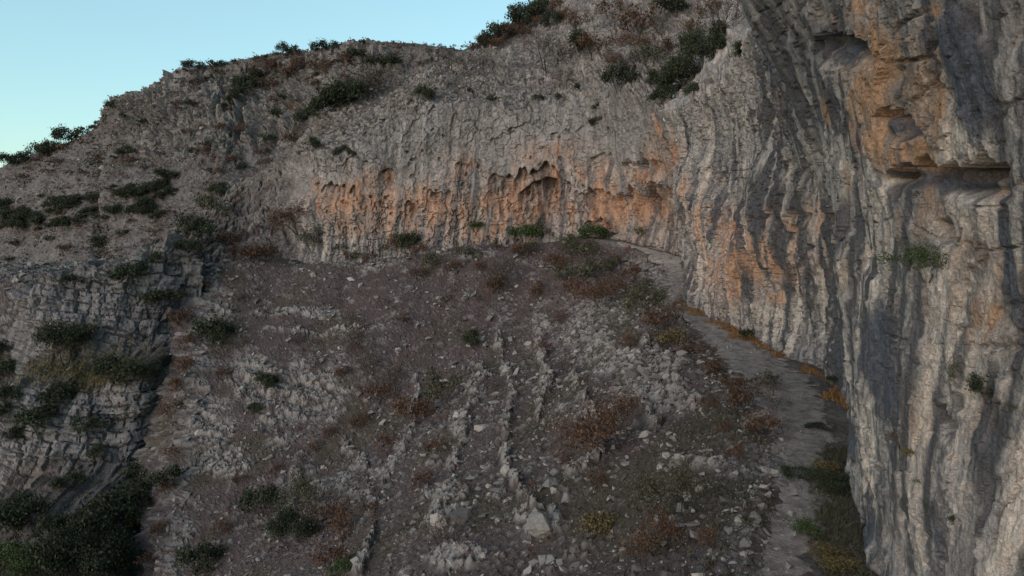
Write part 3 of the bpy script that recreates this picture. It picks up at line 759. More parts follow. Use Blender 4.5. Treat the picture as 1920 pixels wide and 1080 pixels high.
cragM = ss(0.25, 0.7, cragM + 0.5 * fbm2(XM / 14, (ZM + YM) / 14, 4, 304))
wallM = ellipses(UM, VM, [(450,220,70,66,1.0),(520,230,50,40,.8),(340,190,50,50,.6),(560,205,60,20,.7)])
Sx = XM + 1.5 * n2(XM / 8, ZM / 8, 305)
ribM = (1 - 2 * np.abs(n2(Sx / 4.0, ZM / 16, 306))) * 1.5 + (1 - 2 * np.abs(n2(Sx / 1.6, ZM / 9, 307))) * 0.7
roofM = roofs(UM, VM, XM, [(538, 570, 196, 212, 2.2), (505, 530, 212, 228, 2.0)])
DM = 3.2 * n2(XM / 30, (ZM + YM) / 30, 308) + cragM * (2.8 * (f2 - f1) * (0.25 + 1.2 * cid) + 1.5 * (g2 - g1) * (0.3 + cid2)) + wallM * ribM * 1.9 + 1.1 * cragM * (1 - 2 * np.abs(n2(Sx / 2.6, ZM / 7, 314))) + 0.35 * (g2 - g1) + 0.5 * fbm2(XM / 3, (ZM + YM) / 3, 3, 309) - roofM
qM = DM / 1.3 + 0.5 * n2(XM / 3, ZM / 5, 316) + 0.3 * n2(XM / 1.2, ZM / 1.2, 317); fM = np.floor(qM)
DM = np.where(cragM > 0.05, 0.45 * DM + 0.55 * 1.3 * (fM + ss(0.7, 1.0, qM - fM)), DM)
skyrow = (np.abs(rp - 1) < 0.35)[:, None]
posM = posM + NM * (DM * np.where(skyrow, 0.6, 1.0))[..., None]
soilM = np.clip((1 - cragM) * 0.75 + 0.5 * ss(0.16, 0.02, f2 - f1), 0, 1) * (1 - 0.8 * wallM)
soilM = soilM * 0.72
soilM = np.maximum(soilM, 0.45 * ss(0.18, 0.04, g2 - g1) * (1 - wallM))
soilM = soilM * (0.75 + 0.35 * fbm2(XM / 9, (ZM + YM) / 9, 3, 310))
grM = ss(0.15, 0.6, n2(XM / 14, (ZM + YM) / 14, 311)) * 0.3 * (1 - wallM)
orM = ellipses(UM, VM, [(553, 202, 14, 5, 1.2), (520, 217, 10, 4, .6), (600, 90, 60, 3, .3)])
lgM = cragM * 0.35 * ss(0.2, 0.5, f2 - f1) + 0.25 * wallM * ss(0.1, 0.5, n2(Sx / 2, ZM / 12, 312))
dkM = 0.55 * np.maximum(wallM, 0.6 * cragM) * ss(0.0, 0.45, n2(Sx / 2, ZM / 12, 313)) + 0.25 * ss(0.1, 0.5, n2(XM / 6, (ZM + YM) / 6, 315))
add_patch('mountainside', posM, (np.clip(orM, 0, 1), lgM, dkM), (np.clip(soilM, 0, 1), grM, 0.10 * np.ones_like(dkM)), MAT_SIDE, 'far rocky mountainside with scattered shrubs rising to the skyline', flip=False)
PATCHES['mountainside'].update(ocr=cragM)
print('mountain', round(time.time() - T0, 1))
#MARK_OBJECTS

# ------------------------------------------------------------------ which point of the terrain a photo pixel shows
GW, GH = 640, 360
zbuf = np.full((GH, GW), 1e9); pbuf = np.zeros((GH, GW, 3)); nbuf = np.empty((GH, GW), object)
for nm, pt in PATCHES.items():
    p = pt['pos'].reshape(-1, 3)
    u, v = proj(p)
    ix = np.floor(u / 3).astype(int); iy = np.floor(v / 3).astype(int)
    ok = (ix >= 0) & (ix < GW) & (iy >= 0) & (iy < GH) & (p[:, 1] > 3)
    ix, iy, q = ix[ok], iy[ok], p[ok]
    order = np.argsort(-q[:, 1])                       # far first, near overwrites
    ix, iy, q = ix[order], iy[order], q[order]
    tmp = np.full((GH, GW), 1e9); tp = np.zeros((GH, GW, 3))
    tmp[iy, ix] = q[:, 1]; tp[iy, ix] = q
    near = tmp < zbuf
    zbuf[near] = tmp[near]; pbuf[near] = tp[near]; nbuf[near] = nm
def place(u, v):
    """(point, patch name) at the pixel, or the first terrain below it"""
    ix = int(np.clip(u // 3, 0, GW - 1)); iy = int(np.clip(v // 3, 0, GH - 1))
    for k in range(0, 60):
        for dx in (0, 1, -1):
            jx = min(max(ix + dx, 0), GW - 1)
            jy = min(iy + k, GH - 1)
            if zbuf[jy, jx] < 1e8: return pbuf[jy, jx].copy(), nbuf[jy, jx]
    return None, None
if place(960, 800)[0] is None: raise RuntimeError('no ground')

# ------------------------------------------------------------------ plants
def tube_np(segs, sides=4):
    """segs: list of (p0, p1, r0, r1) -> verts, quads"""
    V, Q = [], []
    for p0, p1, r0, r1 in segs:
        d = p1 - p0; L = np.linalg.norm(d) + 1e-9; d = d / L
        a = np.cross(d, [0, 0, 1.0]) if abs(d[2]) < 0.9 else np.cross(d, [1.0, 0, 0])
        a /= np.linalg.norm(a); b = np.cross(d, a)
        base = len(V)
        for (p, r) in ((p0, r0), (p1, r1)):
            for k in range(sides):
                t = 2 * math.pi * k / sides
                V.append(p + r * (math.cos(t) * a + math.sin(t) * b))
        for k in range(sides):
            Q.append((base + k, base + (k + 1) % sides, base + sides + (k + 1) % sides, base + sides + k))
    return np.array(V), np.array(Q)
def skeleton(rg, stems, spread, trunk_h, levels=3):
    segs, tips = [], []
    def grow(p, d, L, r, lev):
        n = 2 if lev < levels else 1
        q = p
        for _ in range(n):
            d = d + rg.normal(size=3) * 0.16; d[2] += 0.05; d /= np.linalg.norm(d)
            q2 = q + d * L / n
            segs.append((q, q2, r, r * 0.78)); q = q2; r *= 0.78
        if lev >= 2: tips.append((q, lev))
        if lev < levels:
            for k in range(rg.integers(3, 5)):
                e = d * 0.55 + rg.normal(size=3) * 0.55; e[2] = abs(e[2]) * 0.6 + 0.10; e /= np.linalg.norm(e)
                grow(q - d * L * rg.uniform(0, 0.35), e, L * rg.uniform(0.6, 0.82), r * 0.72, lev + 1)
    for k in range(stems):
        a = 2 * math.pi * (k + rg.uniform(0, 0.6)) / stems
        d = np.array([math.cos(a) * spread, math.sin(a) * spread, 1.0]); d /= np.linalg.norm(d)
        grow(np.array([0.03 * math.cos(a), 0.03 * math.sin(a), -0.06]), d, trunk_h + 0.06, 0.030 if stems == 1 else 0.018, 0)
    return segs, tips
def cards(rg, C, size, flat=0.0):
    """triangular-pair leaf cards at centres C"""
    n = len(C)
    a = rg.normal(size=(n, 3)); a[:, 2] *= 1 - flat; a /= np.linalg.norm(a, axis=1)[:, None]
    b = np.cross(a, rg.normal(size=(n, 3))); b /= np.linalg.norm(b, axis=1)[:, None]
    s = size * rg.uniform(0.55, 1.35, n)[:, None]
    a = a * s; b = b * s * 0.6
    V = np.stack([C - a, C - 0.1 * a + b, C + a, C + 0.1 * a - b], 1).reshape(-1, 3)
    return V, np.arange(4 * n, dtype=np.int32).reshape(n, 4)
KIND = {  # stems, spread, trunk height, leaves (factor), leaf scatter, crown squash
    'E': (2, 0.55, 0.22, 1.35, 0.085, 0.92), 'O': (2, 0.6, 0.24, 0.50, 0.080, 0.9), 'R': (3, 0.7, 0.20, 0.42, 0.085, 0.85),
    'B': (3, 0.65, 0.24, 0.22, 0.07, 0.9), 'G': (3, 0.7, 0.16, 1.1, 0.085, 0.8), 'Y': (4, 0.8, 0.14, 0.8, 0.08, 0.75), }
DETAIL = {0: (260, 0.085), 1: (1300, 0.042), 2: (5200, 0.021)}
_cache = {}
def plant_mesh(kind, var, det):
    key = (kind, var, det)
    if key in _cache: return _cache[key]
    rg = np.random.default_rng(1000 + var * 37 + ord(kind) * 101)
    st, sp, th, lf, sc, sq = KIND[kind]
    if det == 0: st = min(st, 2)
    segs, tips = skeleton(rg, st, sp, th, 3)
    T = np.array([t[0] for t in tips])
    wid = 2.6 * T[:, :2].std(0).mean()
    kx = 0.80 / wid
    zs = {'E': 0.80, 'O': 0.86, 'R': 0.76, 'B': 0.9, 'G': 0.70, 'Y': 0.55}[kind] / np.percentile(T[:, 2], 96)
    k = np.array([kx, kx, zs])
    n, size = DETAIL[det]
    n = int(n * lf)
    idx = rg.integers(0, len(T), n)
    C = T[idx] * k + rg.normal(size=(n, 3)) * sc
    mid = C.mean(0)
    C[:, 2] = np.maximum(C[:, 2], 0.05 + 0.05 * rg.uniform(size=n))
    C[:, 2] *= sq
    C[:, :2] -= mid[:2] * 0.6
    v, q = cards(rg, C, size * (1.0 if kind != 'B' else 0.75))
    crown = mesh_np('crown', v, q, LEAF[kind], False)
    keep = segs if det > 0 else segs[:40]
    tv, tq = tube_np([(a * k, b * k, max(r0, 0.0045), max(r1, 0.003)) for a, b, r0, r1 in keep], 3 if det < 2 else 4)
    tv[:, 2] *= sq
    tv[:, :2] -= (mid[:2] * 0.6) * np.clip(tv[:, 2:3] / max(mid[2], 0.1), 0, 1)
    trunk = mesh_np('trunk', tv, tq, MAT_BARK)
    _cache[key] = (trunk, crown)
    return _cache[key]
NAME = {'E': 'evergreen_shrub', 'O': 'olive_shrub', 'R': 'rust_shrub', 'B': 'bare_shrub', 'G': 'green_shrub', 'Y': 'straw_shrub'}
N_PLANT = [0]
def plant(u, v, w, kind, label, group=None, lean=None, cat='shrub', hs=1.0):
    p, nm = place(u, v + 0.38 * w * hs)
    if p is None: return None
    hs = min(1.25 * hs, 1.45)
    W = 1.12 * w * p[1] / F
    det = 0 if w < 19 else (1 if w < 62 else 2)
    var = N_PLANT[0] % (6 if det < 2 else 3)
    N_PLANT[0] += 1
    trunk, crown = plant_mesh(kind, var, det)
    ly = -0.22 * (1 if nm == 'ground' else 0.3) if lean is None else lean
    rot = (random.uniform(-0.12, 0.12), ly + random.uniform(-0.1, 0.1), random.uniform(0, 6.28))
    name = NAME[kind] if cat == 'shrub' else NAME[kind].replace('shrub', 'tree')
    from mathutils import Euler, Matrix, Vector
    M = Euler((rot[0], rot[1], 0)).to_matrix() @ Euler((0, 0, rot[2])).to_matrix()
    if w < 11:
        o = link(bpy.data.objects.new(name, crown))
    else:
        o = link(bpy.data.objects.new(name, None)); o.empty_display_size = 0.2
        link(bpy.data.objects.new('trunk', trunk), o); link(bpy.data.objects.new('crown', crown), o)
    o.location = p - np.array([0, 0, 0.04 * W])
    o.rotation_euler = M.to_euler()
    o.scale = (W, W, W * hs * random.uniform(0.9, 1.1))
    tag(o, label, cat, group)
    return o

# singled-out plants: centre u, v and width of the crown in the photograph
for (u, v, w, k, lab, hs, lean, cat) in [
 (1152,800,112,'R','large rust brown tree leaning out over the lower rocky slope',1.0,-0.55,'tree'),
 (1265,935,84,'O','grey green feathery tree low on the slope near the path',1.05,-0.3,'tree'),
 (1235,1005,92,'R','orange brown shrub below the feathery grey green tree on the lower slope',.8,-.2,'shrub'),
 (1122,975,60,'Y','straw green shrub beside the rust shrub low on the slope',.9,-.2,'shrub'),
 (1000,912,18,'R','tiny bright orange shrub alone between two rock ribs',1.0,0,'shrub'),
 (1405,745,58,'R','rust orange shrub at the outer edge of the path bend',1.0,-.2,'shrub'),
 (1432,800,54,'R','brown shrub just below the rust shrub at the path bend',.9,-.2,'shrub'),
 (1456,760,40,'B','grey leafless shrub between the path and the rust shrubs',.8,0,'shrub'),
 (1440,715,44,'O','grey green shrub where the path widens',.7,0,'shrub'),
 (1395,630,18,'E','small dark shrub against the foot of the streaked wall',1.1,0,'shrub'),
 (1529,797,26,'E','low dark cushion shrub alone in the middle of the path',.45,0,'shrub'),
 (1490,888,40,'E','dark low shrub beside the pale boulder at the path edge',.5,0,'shrub'),
 (1510,985,40,'G','green shrub on the bank right below the path',.8,0,'shrub'),
 (1548,905,62,'E','dark spreading shrub on the bank under the buttress',.5,0,'shrub'),
 (1560,1035,70,'Y','yellowish shrub at the foot of the bank by the buttress',.7,0,'shrub'),
 (1545,870,40,'Y','dry straw shrub on the bank beside the path',.6,0,'shrub'),
 (1565,712,20,'E','dark shrub in the recess where the path meets the buttress',.8,0,'shrub'),
 (1240,600,52,'R','brown shrub on the slope side of the path near its far bend',.9,-.2,'shrub'),
 (1262,628,44,'Y','yellow green shrub at the path edge below the arete',.8,-.1,'shrub'),
 (1300,655,36,'R','russet shrub at the path edge opposite the streaked wall',.7,-.1,'shrub'),
 (1208,575,52,'O','grey green shrub upslope from the far path bend',.8,-.2,'shrub'),
 (1130,552,64,'R','rusty shrub among pale rocks below the path',.9,-.2,'shrub'),
 (1102,520,58,'O','dull olive shrub above the rusty shrub below the path',.9,-.2,'shrub'),
 (1165,540,50,'B','grey twiggy shrub right of the rusty shrub below the path',.9,-.1,'shrub'),
 (1110,438,42,'G','bright green dense shrub in a hollow at the cliff foot',.75,0,'shrub'),
 (985,436,42,'G','green spreading tree in front of the orange cave',.8,0,'tree'),
 (1010,434,30,'O','blue green small tree right beside the green one at the cave',1.1,0,'tree'),
 (1060,456,30,'O','grey green tree under the rounded grey pillar of the far cliff',1.0,0,'tree'),
 (1095,476,46,'O','olive shrub on the terrace below the bright green shrub',.7,0,'shrub'),
 (894,420,26,'G','green bush on the small ledge left of the cave',.7,0,'shrub'),
 (744,456,36,'R','rust red shrub against the base of the far cliff',1.1,0,'shrub'),
 (762,458,32,'E','dark bush joined to the rust red one at the cliff base',1.1,0,'shrub'),
 (850,466,26,'B','bare grey shrub under the orange streaks of the far cliff',.9,0,'shrub'),
 (812,495,30,'O','small olive tree on the slope top below the far cliff',1.1,-.2,'tree'),
 (880,478,34,'O','dull green shrub on the pale ledge under the cliff',.8,0,'shrub'),
 (932,535,38,'R','brown leaved small tree standing on the upper slope',1.0,-.1,'tree'),
 (958,518,62,'B','wide grey leafless tree leaning on the upper slope',.8,-.6,'tree'),
 (890,637,26,'E','small dark tree on a thin leaning trunk, alone on the brown slope',1.4,-.3,'tree'),
 (840,735,56,'O','grey green tree with forked trunk beside the rock rib',1.1,-.5,'tree'),
 (782,515,26,'R','small red shrub on the brown upper slope',.7,0,'shrub'),
 (682,650,56,'B','grey leafless shrub in the middle of the brown slope',1.1,-.3,'shrub'),
 (740,715,44,'B','brown grey twiggy shrub right of the bright orange shrub',.9,-.2,'shrub'),
 (708,737,40,'R','bright orange shrub in the middle of the slope',.8,-.1,'shrub'),
 (785,775,50,'R','thin russet shrub left of the rock rib',1.0,-.2,'shrub'),
 (400,630,50,'E','dark round evergreen tree at the head of the gully',.95,0,'tree'),
 (366,655,40,'R','brown shrub in the gully left of the round evergreen',1.1,0,'shrub'),
 (500,722,32,'E','dark shrub in the middle of the blocky rock step',.9,0,'shrub'),
 (482,767,26,'E','low dark shrub below the blocky rock step',.5,0,'shrub'),
 (420,702,26,'R','small reddish shrub left of the blocky rock step',.9,0,'shrub'),
 (490,948,54,'E','dark round evergreen on the lower slope',1.0,0,'tree'),
 (572,935,66,'O','dark olive tree in the shrub clump low on the slope',1.0,-.1,'tree'),
 (606,965,60,'B','grey leafless tree inside the lower shrub clump',1.0,-.1,'tree'),
 (545,1000,66,'E','dark evergreen at the bottom of the lower shrub clump',.9,0,'tree'),
 (628,975,56,'R','rust brown tree on the right of the lower shrub clump',1.3,0,'tree'),
 (622,1050,56,'R','rust shrub at the lower edge of the shrub clump',.9,0,'shrub'),
 (650,1062,40,'G','fresh green shrub at the picture bottom beside the rust shrub',.8,0,'shrub'),
 (376,1058,56,'E','dark evergreen alone at the bottom near the gully',.9,0,'tree'),
 (825,1005,66,'B','thin grey shrub below the left rock rib',.9,-.2,'shrub'),
 (118,650,62,'E','dark evergreen on the grassy ledge of the bedded outcrop',1.1,0,'tree'),
 (152,642,44,'O','olive evergreen touching the dark one on the outcrop ledge',1.1,0,'tree'),
 (230,514,40,'E','dark bush near the crest of the bedded outcrop',.8,0,'shrub'),
 (262,512,36,'E','dark bush behind the white rim of the outcrop crest',.8,0,'shrub'),
 (136,524,34,'E','low dark shrub on the crest of the outcrop',.6,0,'shrub'),
 (305,562,50,'E','dark shrub on the upper face of the outcrop',.6,0,'shrub'),
 (294,486,20,'E','slim dark shrub in the white rim of the outcrop',1.4,0,'shrub'),
 (220,702,56,'E','dark shrub at the right end of the grassy ledge',.7,0,'shrub'),
 (128,742,50,'E','dark shrub in the middle of the outcrop under the grassy ledge',.9,0,'shrub'),
 (72,790,52,'E','broad dark shrub low on the left part of the outcrop',.9,0,'shrub'),
 (166,800,38,'E','dark shrub over the tan streaked slab of the outcrop',.7,0,'shrub'),
 (28,820,24,'E','small dark shrub on the outcrop by the picture edge',1.0,0,'shrub'),
 (284,702,30,'E','small dark shrub beside the gully on the outcrop',.8,0,'shrub'),
 (232,775,40,'B','grey twiggy shrub on the outcrop face',.7,0,'shrub'),
 (130,905,38,'E','dark bush on the tan streaked slab of the outcrop',.8,0,'shrub'),
 (186,848,22,'E','little dark bush on the lower outcrop face',1.0,0,'shrub'),
 (364,437,48,'E','dark evergreen on the rocky shoulder above the gully',.9,0,'tree'),
 (396,402,44,'O','olive tree on the crest of the rocky shoulder',1.0,0,'tree'),
 (352,466,38,'E','low dark shrub below the shoulder crest',.6,0,'shrub'),
 (556,412,64,'R','wide rust brown shrub against the left end of the far cliff',.8,0,'shrub'),
 (586,450,38,'O','olive shrub at the left foot of the far cliff',1.1,0,'shrub'),
 (462,474,46,'R','brown shrub below the rocky shoulder',.8,0,'shrub'),
 (500,474,38,'R','russet shrub between the shoulder and the far cliff',.9,0,'shrub'),
 (428,452,34,'R','dull brown shrub on the rocky shoulder',.9,0,'shrub'),
 (795,178,26,'E','dark upright evergreen on the rim of the far cliff',1.6,0,'tree'),
 (1122,236,26,'E','dark shrub clinging to the upper face of the far cliff',.7,0,'shrub'),
 (1160,152,38,'E','dark evergreen on the rim beside the brown rock tower',1.1,0,'tree'),
 (1310,118,64,'E','large dark evergreen at the corner of the cliff rim',1.1,0,'tree'),
 (1252,165,50,'E','dark evergreen tree left of the corner on the cliff rim',.9,0,'tree'),
 (1285,150,50,'E','dark evergreen between two others at the rim corner',.9,0,'tree'),
 (1195,48,60,'R','rust brown tree high on the slope above the cliffs',.9,0,'tree'),
 (1110,90,52,'R','rust tree with a green neighbour on the upper slope',.8,0,'tree'),
 (1090,85,44,'E','dark green tree touching the rust one on the upper slope',.8,0,'tree'),
 (1028,112,74,'B','wide dark grey leafless tree on the slope above the far cliff',.8,0,'tree'),
 (1262,18,46,'E','dark tree at the top of the picture above the corner',.8,0,'tree'),
 (1360,48,66,'B','grey bare tree on the crags above the streaked wall',1.0,0,'tree'),
 (1220,110,44,'O','dull green tree above the rim corner',.9,0,'tree'),
 (1856,733,44,'E','round dark green cushion plant growing on the near cliff face',1.05,0,'shrub'),
 (1795,705,32,'O','grey green tuft left of the round cushion on the near cliff',1.1,0,'shrub'),
 (1738,488,84,'G','green leafed twiggy bush hanging on the near cliff',.9,0,'shrub'),
 (1690,828,56,'B','sparse dark twigs hanging across the near buttress',.5,0,'shrub'),
 (1707,846,22,'Y','straw tuft beside the hanging twigs on the near buttress',.9,0,'shrub'),
 (1720,906,14,'O','tiny grey green tuft in a crack below the hanging twigs',1.2,0,'shrub'),
 (1734,952,14,'G','tiny bright green tuft low on the near cliff',.9,0,'shrub'),
 (1783,974,13,'E','narrow dark green tuft low on the near cliff',2.0,0,'shrub'),
 (1897,765,24,'O','thin tuft right below the round cushion plant',.6,0,'shrub'),
 (610,91,30,'E','dark tree on the far skyline left of the rounded hump',.8,0,'tree'),
 (360,126,28,'E','flat topped dark tree on the cliff edge of the far skyline',.6,0,'tree'),
 (400,121,15,'E','small round tree on the far skyline',.9,0,'tree'),
 (418,121,13,'E','small umbrella shaped tree next to the round one on the skyline',.8,0,'tree'),
 (535,98,20,'E','leafy tree on the left of the long skyline ridge',1.1,0,'tree'),
 (678,82,10,'E','tiny dark tree on the skyline hump',.9,0,'tree'),
 (72,287,36,'E','large dark tree on the lower skyline at the picture edge',.8,0,'tree'),
 (120,264,28,'E','dark tree standing highest on the lower skyline',1.0,0,'tree'),
]:
    plant(u, v, w, k, lab, None, lean, cat, hs)
# alike plants, by place
GROUPS = [
 ('dark evergreen shrub on the lower left skyline', 'shrubs of the lower skyline', 'E', [(18,306,36),(45,298,34),(96,279,36),(155,252,22),(172,240,16),(38,300,26),(182,233,12),(140,256,20)]),
 ('rust shrub on the lower left skyline', 'rust shrubs of the lower skyline', 'R', [(118,280,28),(150,264,24),(85,292,24),(200,222,12)]),
 ('small shrub on the long skyline ridge', 'shrubs of the skyline ridge', 'E', [(300,160,9),(440,116,11),(552,99,22),(590,94,16),(628,89,12),(330,137,9),(345,131,10),(480,110,11),(500,106,10)]),
 ('tiny brown tree on the skyline hump', 'brown trees of the skyline hump', 'R', [(735,79,11),(754,86,17),(776,84,12),(795,84,10),(826,87,14),(832,93,16),(850,89,13),(868,86,14),(560,102,20),(518,106,18),(580,98,14),(705,84,9),(815,86,10),(720,84,10),(765,83,9),(655,87,9)]),
 ('dark evergreen shrub on the steep upper ridge', 'evergreens of the upper ridge', 'E', [(926,72,40),(973,46,42),(990,30,36),(1010,24,42),(1032,40,34),(910,80,24),(945,60,30),(1020,8,30)]),
 ('rust shrub on the steep upper ridge', 'rust shrubs of the upper ridge', 'R', [(902,80,26),(952,66,36),(962,54,32),(1046,14,34),(885,88,22),(985,60,28),(935,82,26),(1003,42,26),(1060,35,30)]),
 ('dark shrub on the crest above the far cliff', 'shrubs on the far cliff crest', 'E', [(642,184,54),(612,198,44),(592,214,34),(664,175,44),(630,194,40),(574,226,32)]),
 ('grey bare shrub on the crest above the far cliff', 'bare shrubs on the far cliff crest', 'B', [(700,164,60),(722,160,44),(684,172,40),(556,250,32),(610,288,18),(886,200,20),(1180,118,40),(1240,55,34),(870,130,40),(840,120,34),(910,128,36),(1060,150,36),(1150,60,34),(1140,110,30),(780,160,20)]),
 ('dark evergreen among the crags at the rim corner', 'evergreens at the rim corner', 'E', [(1335,98,46),(1240,186,38),(1272,130,40),(1345,66,40),(1228,150,30),(1300,175,30),(1390,100,30)]),
 ('brown tree on the slope above the rim corner', 'brown trees above the rim corner', 'R', [(1300,62,40),(1150,118,34),(1250,90,36),(1205,85,34),(1080,40,36),(1140,20,40),(1330,20,40),(1170,75,30)]),
 ('small dark shrub on ledges of the far cliff rim', 'shrubs on the far cliff ledges', 'E', [(590,274,26),(640,288,24),(922,188,15),(880,172,12),(1010,184,17),(1045,182,13),(455,318,18),(660,290,16),(1120,205,14),(1080,165,16)]),
 ('dark evergreen on crags of the far mountainside', 'evergreens on the upper crags', 'E', [(480,150,28),(460,164,38),(446,180,28),(530,186,16),(505,262,18),(430,190,16),(516,216,18),(474,140,22),(420,200,14)]),
 ('brown shrub among crags of the far mountainside', 'brown shrubs on the upper crags', 'R', [(500,122,32),(515,130,30),(540,140,34),(505,160,30),(540,265,34),(560,130,28),(490,285,24),(385,285,26),(400,295,22),(560,120,26),(600,130,30),(650,110,24)]),
 ('dark evergreen in the gully below the outcrop', 'evergreens in the gully', 'E', [(306,872,56),(282,905,70),(248,938,72),(212,968,72),(180,1000,72),(142,1032,74),(100,1000,54),(60,972,60),(18,985,62),(222,1036,66),(95,1060,70),(270,935,50),(320,900,44),(160,975,50),(30,955,50),(190,1055,70),(120,1075,60),(152,1072,66),(240,1075,56)]),
 ('green leafy tree in the bottom corner gully', 'green trees in the gully', 'G', [(40,1056,80),(2,1046,66)]),
 ('straw coloured shrub on the edge of the gully', 'straw shrubs by the gully', 'Y', [(268,962,46),(262,1030,44),(300,935,34)]),
 ('brown shrub in the gully beside the outcrop', 'brown shrubs in the gully', 'R', [(345,600,44),(352,690,42),(345,740,40),(338,800,40),(330,850,40),(290,1050,44),(300,990,36),(375,585,36),(380,540,34),(322,770,36),(310,910,36),(332,720,34),(360,640,34),(310,950,34)]),
 ('dark green tree beyond the edge of the bedded outcrop', 'trees beyond the outcrop', 'E', [(5,660,40),(8,700,46),(4,745,46),(10,780,40),(0,620,34),(14,600,24)]),
 ('brown scrub atop the scree under the far cliff', 'brown scrub under the far cliff', 'R', [(660,480,28),(700,486,26),(790,470,26),(905,500,28),(975,470,34),(1040,490,34),(1075,540,34),(1010,545,30),(850,500,26),(1050,500,24),(1190,510,34),(1150,490,30)]),
 ('grey green scrub atop the scree under the cliff', 'grey scrub under the far cliff', 'O', [(672,486,24),(720,470,22),(1000,470,30),(1075,468,30),(1130,480,32),(1205,440,24),(930,460,22),(640,470,20),(1215,545,40),(1245,560,34),(1190,560,36),(1140,510,36),(1060,520,34)]),
 ('low russet shrub on the open slope', 'russet shrubs on the open slope', 'R', [(1050,600,24),(1020,650,26),(840,560,22),(760,600,22),(640,700,24),(620,810,26),(730,830,40),(820,840,36),(800,900,40),(1180,640,34),(1060,860,24),(1120,900,30),(1330,760,30),(1380,850,34),(450,900,26),(520,880,24),(420,990,30),(700,960,36),(1330,1010,40),(590,840,24),(1380,720,40),(1340,690,36),(1360,800,30),(680,790,34),(760,760,34)]),
 ('grey bare shrub on the open slope', 'bare shrubs on the open slope', 'B', [(600,690,36),(660,600,26),(720,570,24),(590,760,32),(560,640,24),(700,690,44),(930,720,30),(1300,640,44),(1330,670,40),(1270,580,40),(1230,640,40),(640,560,22),(500,590,24),(900,560,24),(460,640,26),(1470,800,34),(1100,720,30),(450,560,30),(560,880,40),(1050,690,36),(1310,800,34),(1180,920,40)]),
]
ORD = 'first second third fourth fifth sixth seventh eighth ninth tenth eleventh twelfth thirteenth fourteenth fifteenth sixteenth seventeenth eighteenth nineteenth twentieth'.split()
ORD += ['twenty-' + o for o in ORD[:9]]
for lab, grp, k, pts in GROUPS:
    for i, (u, v, w) in enumerate(sorted(pts)):
        w = w * (0.66 if 'skyline' in lab else 0.85)
        plant(u, v, w, k, lab + ', ' + ORD[i] + ' from the left', grp)
# shrubs strewn over the far mountainside
rr = random.Random(5)
def inside(u, v):
    p, nm = place(u, v)
    return nm == 'mountainside'
spots = []
BANDS = [(0,330,300,425,80,'E'),(300,420,330,380,7,'E'),(0,330,410,520,8,'E'),(200,400,180,330,8,'E'),(560,860,95,150,6,'E')]
for (u0, u1, v0, v1, n, k) in BANDS:
    c = 0
    for _ in range(n * 12):
        if c >= n: break
        u = rr.uniform(u0, u1); v = rr.uniform(v0, v1)
        if u0 == 0 and v0 == 300:
            v = v0 + 60 + (v1 - v0 - 60) * rr.random() + (150 - u) * 0.12
            if n2(np.array([u / 60.0]), np.array([v / 25.0]), 401)[0] < -0.12: continue
        if not inside(u, v) or zbuf[int(max(v - 22, 0) // 3), int(u // 3)] > 1e8: continue
        plant(u, v, rr.uniform(9, 22) if rr.random() < 0.85 else 28, k, 'dark evergreen shrub strewn over the far mountainside', 'evergreens of the far mountainside', hs=0.8); c += 1
for (u0, u1, v0, v1, n) in ((0,520,300,540,60),(200,560,130,320,22),(560,900,95,170,16)):
    c = 0
    for _ in range(n * 12):
        if c >= n: break
        u = rr.uniform(u0, u1); v = rr.uniform(v0, v1)
        if not inside(u, v) or zbuf[int(max(v - 18, 0) // 3), int(u // 3)] > 1e8: continue
        plant(u, v, rr.uniform(9, 22), rr.choice('RRB'), 'brown shrub strewn over the far mountainside', 'brown shrubs of the far mountainside', hs=0.75); c += 1
print('plants', N_PLANT[0], round(time.time() - T0, 1))

# ------------------------------------------------------------------ rocks
import bmesh
def hull_rock(seed, flat=0.6, n=16):
    rg = np.random.default_rng(seed)
    p = rg.normal(size=(n, 3)); p /= np.linalg.norm(p, axis=1)[:, None]
    p *= rg.uniform(0.75, 1.0, n)[:, None] * np.array([1.0, rg.uniform(0.6, 0.9), flat * rg.uniform(0.8, 1.2)]) * 0.5
    bm = bmesh.new()
    for q in p: bm.verts.new(q)
    r = bmesh.ops.convex_hull(bm, input=bm.verts)
    bmesh.ops.delete(bm, geom=list({e for e in r['geom_interior'] if isinstance(e, bmesh.types.BMVert)}), context='VERTS')
    bmesh.ops.triangulate(bm, faces=bm.faces)
    bm.verts.index_update()
    V = np.array([v.co[:] for v in bm.verts]); Fc = np.array([[v.index for v in f.verts] for f in bm.faces])
    bm.free()
    return V, Fc
ROCKS = [hull_rock(500 + i, 0.45 + 0.05 * (i % 5), 10) for i in range(10)]
def big_rock(seed):
    """weathered boulder: a faceted hull, subdivided and roughened"""
    V, Fc = hull_rock(seed, 0.62, 16)
    bm = bmesh.new()
    vs_ = [bm.verts.new(v) for v in V]
    for f in Fc: bm.faces.new([vs_[i] for i in f])
    bmesh.ops.subdivide_edges(bm, edges=bm.edges, cuts=3, use_grid_fill=True)
    bm.verts.index_update()
    V = np.array([v.co[:] for v in bm.verts]); bmesh.ops.triangulate(bm, faces=bm.faces)
    Fc = np.array([[v.index for v in f.verts] for f in bm.faces]); bm.free()
    n = V / (np.linalg.norm(V, axis=1)[:, None] + 1e-6)
    V = V + n * (0.05 * fbm3(V[:, 0] * 3 + seed, V[:, 1] * 3, V[:, 2] * 3, 3, 7) + 0.02 * n3(V[:, 0] * 14, V[:, 1] * 14, V[:, 2] * 14 + seed, 8))[:, None]
    return mesh_np('boulder', V, Fc, MAT_STONE, False)
BIG = [big_rock(700 + i) for i in range(6)]
SMALL = [mesh_np('rock', V, Fc, MAT_STONE, False) for V, Fc in ROCKS]
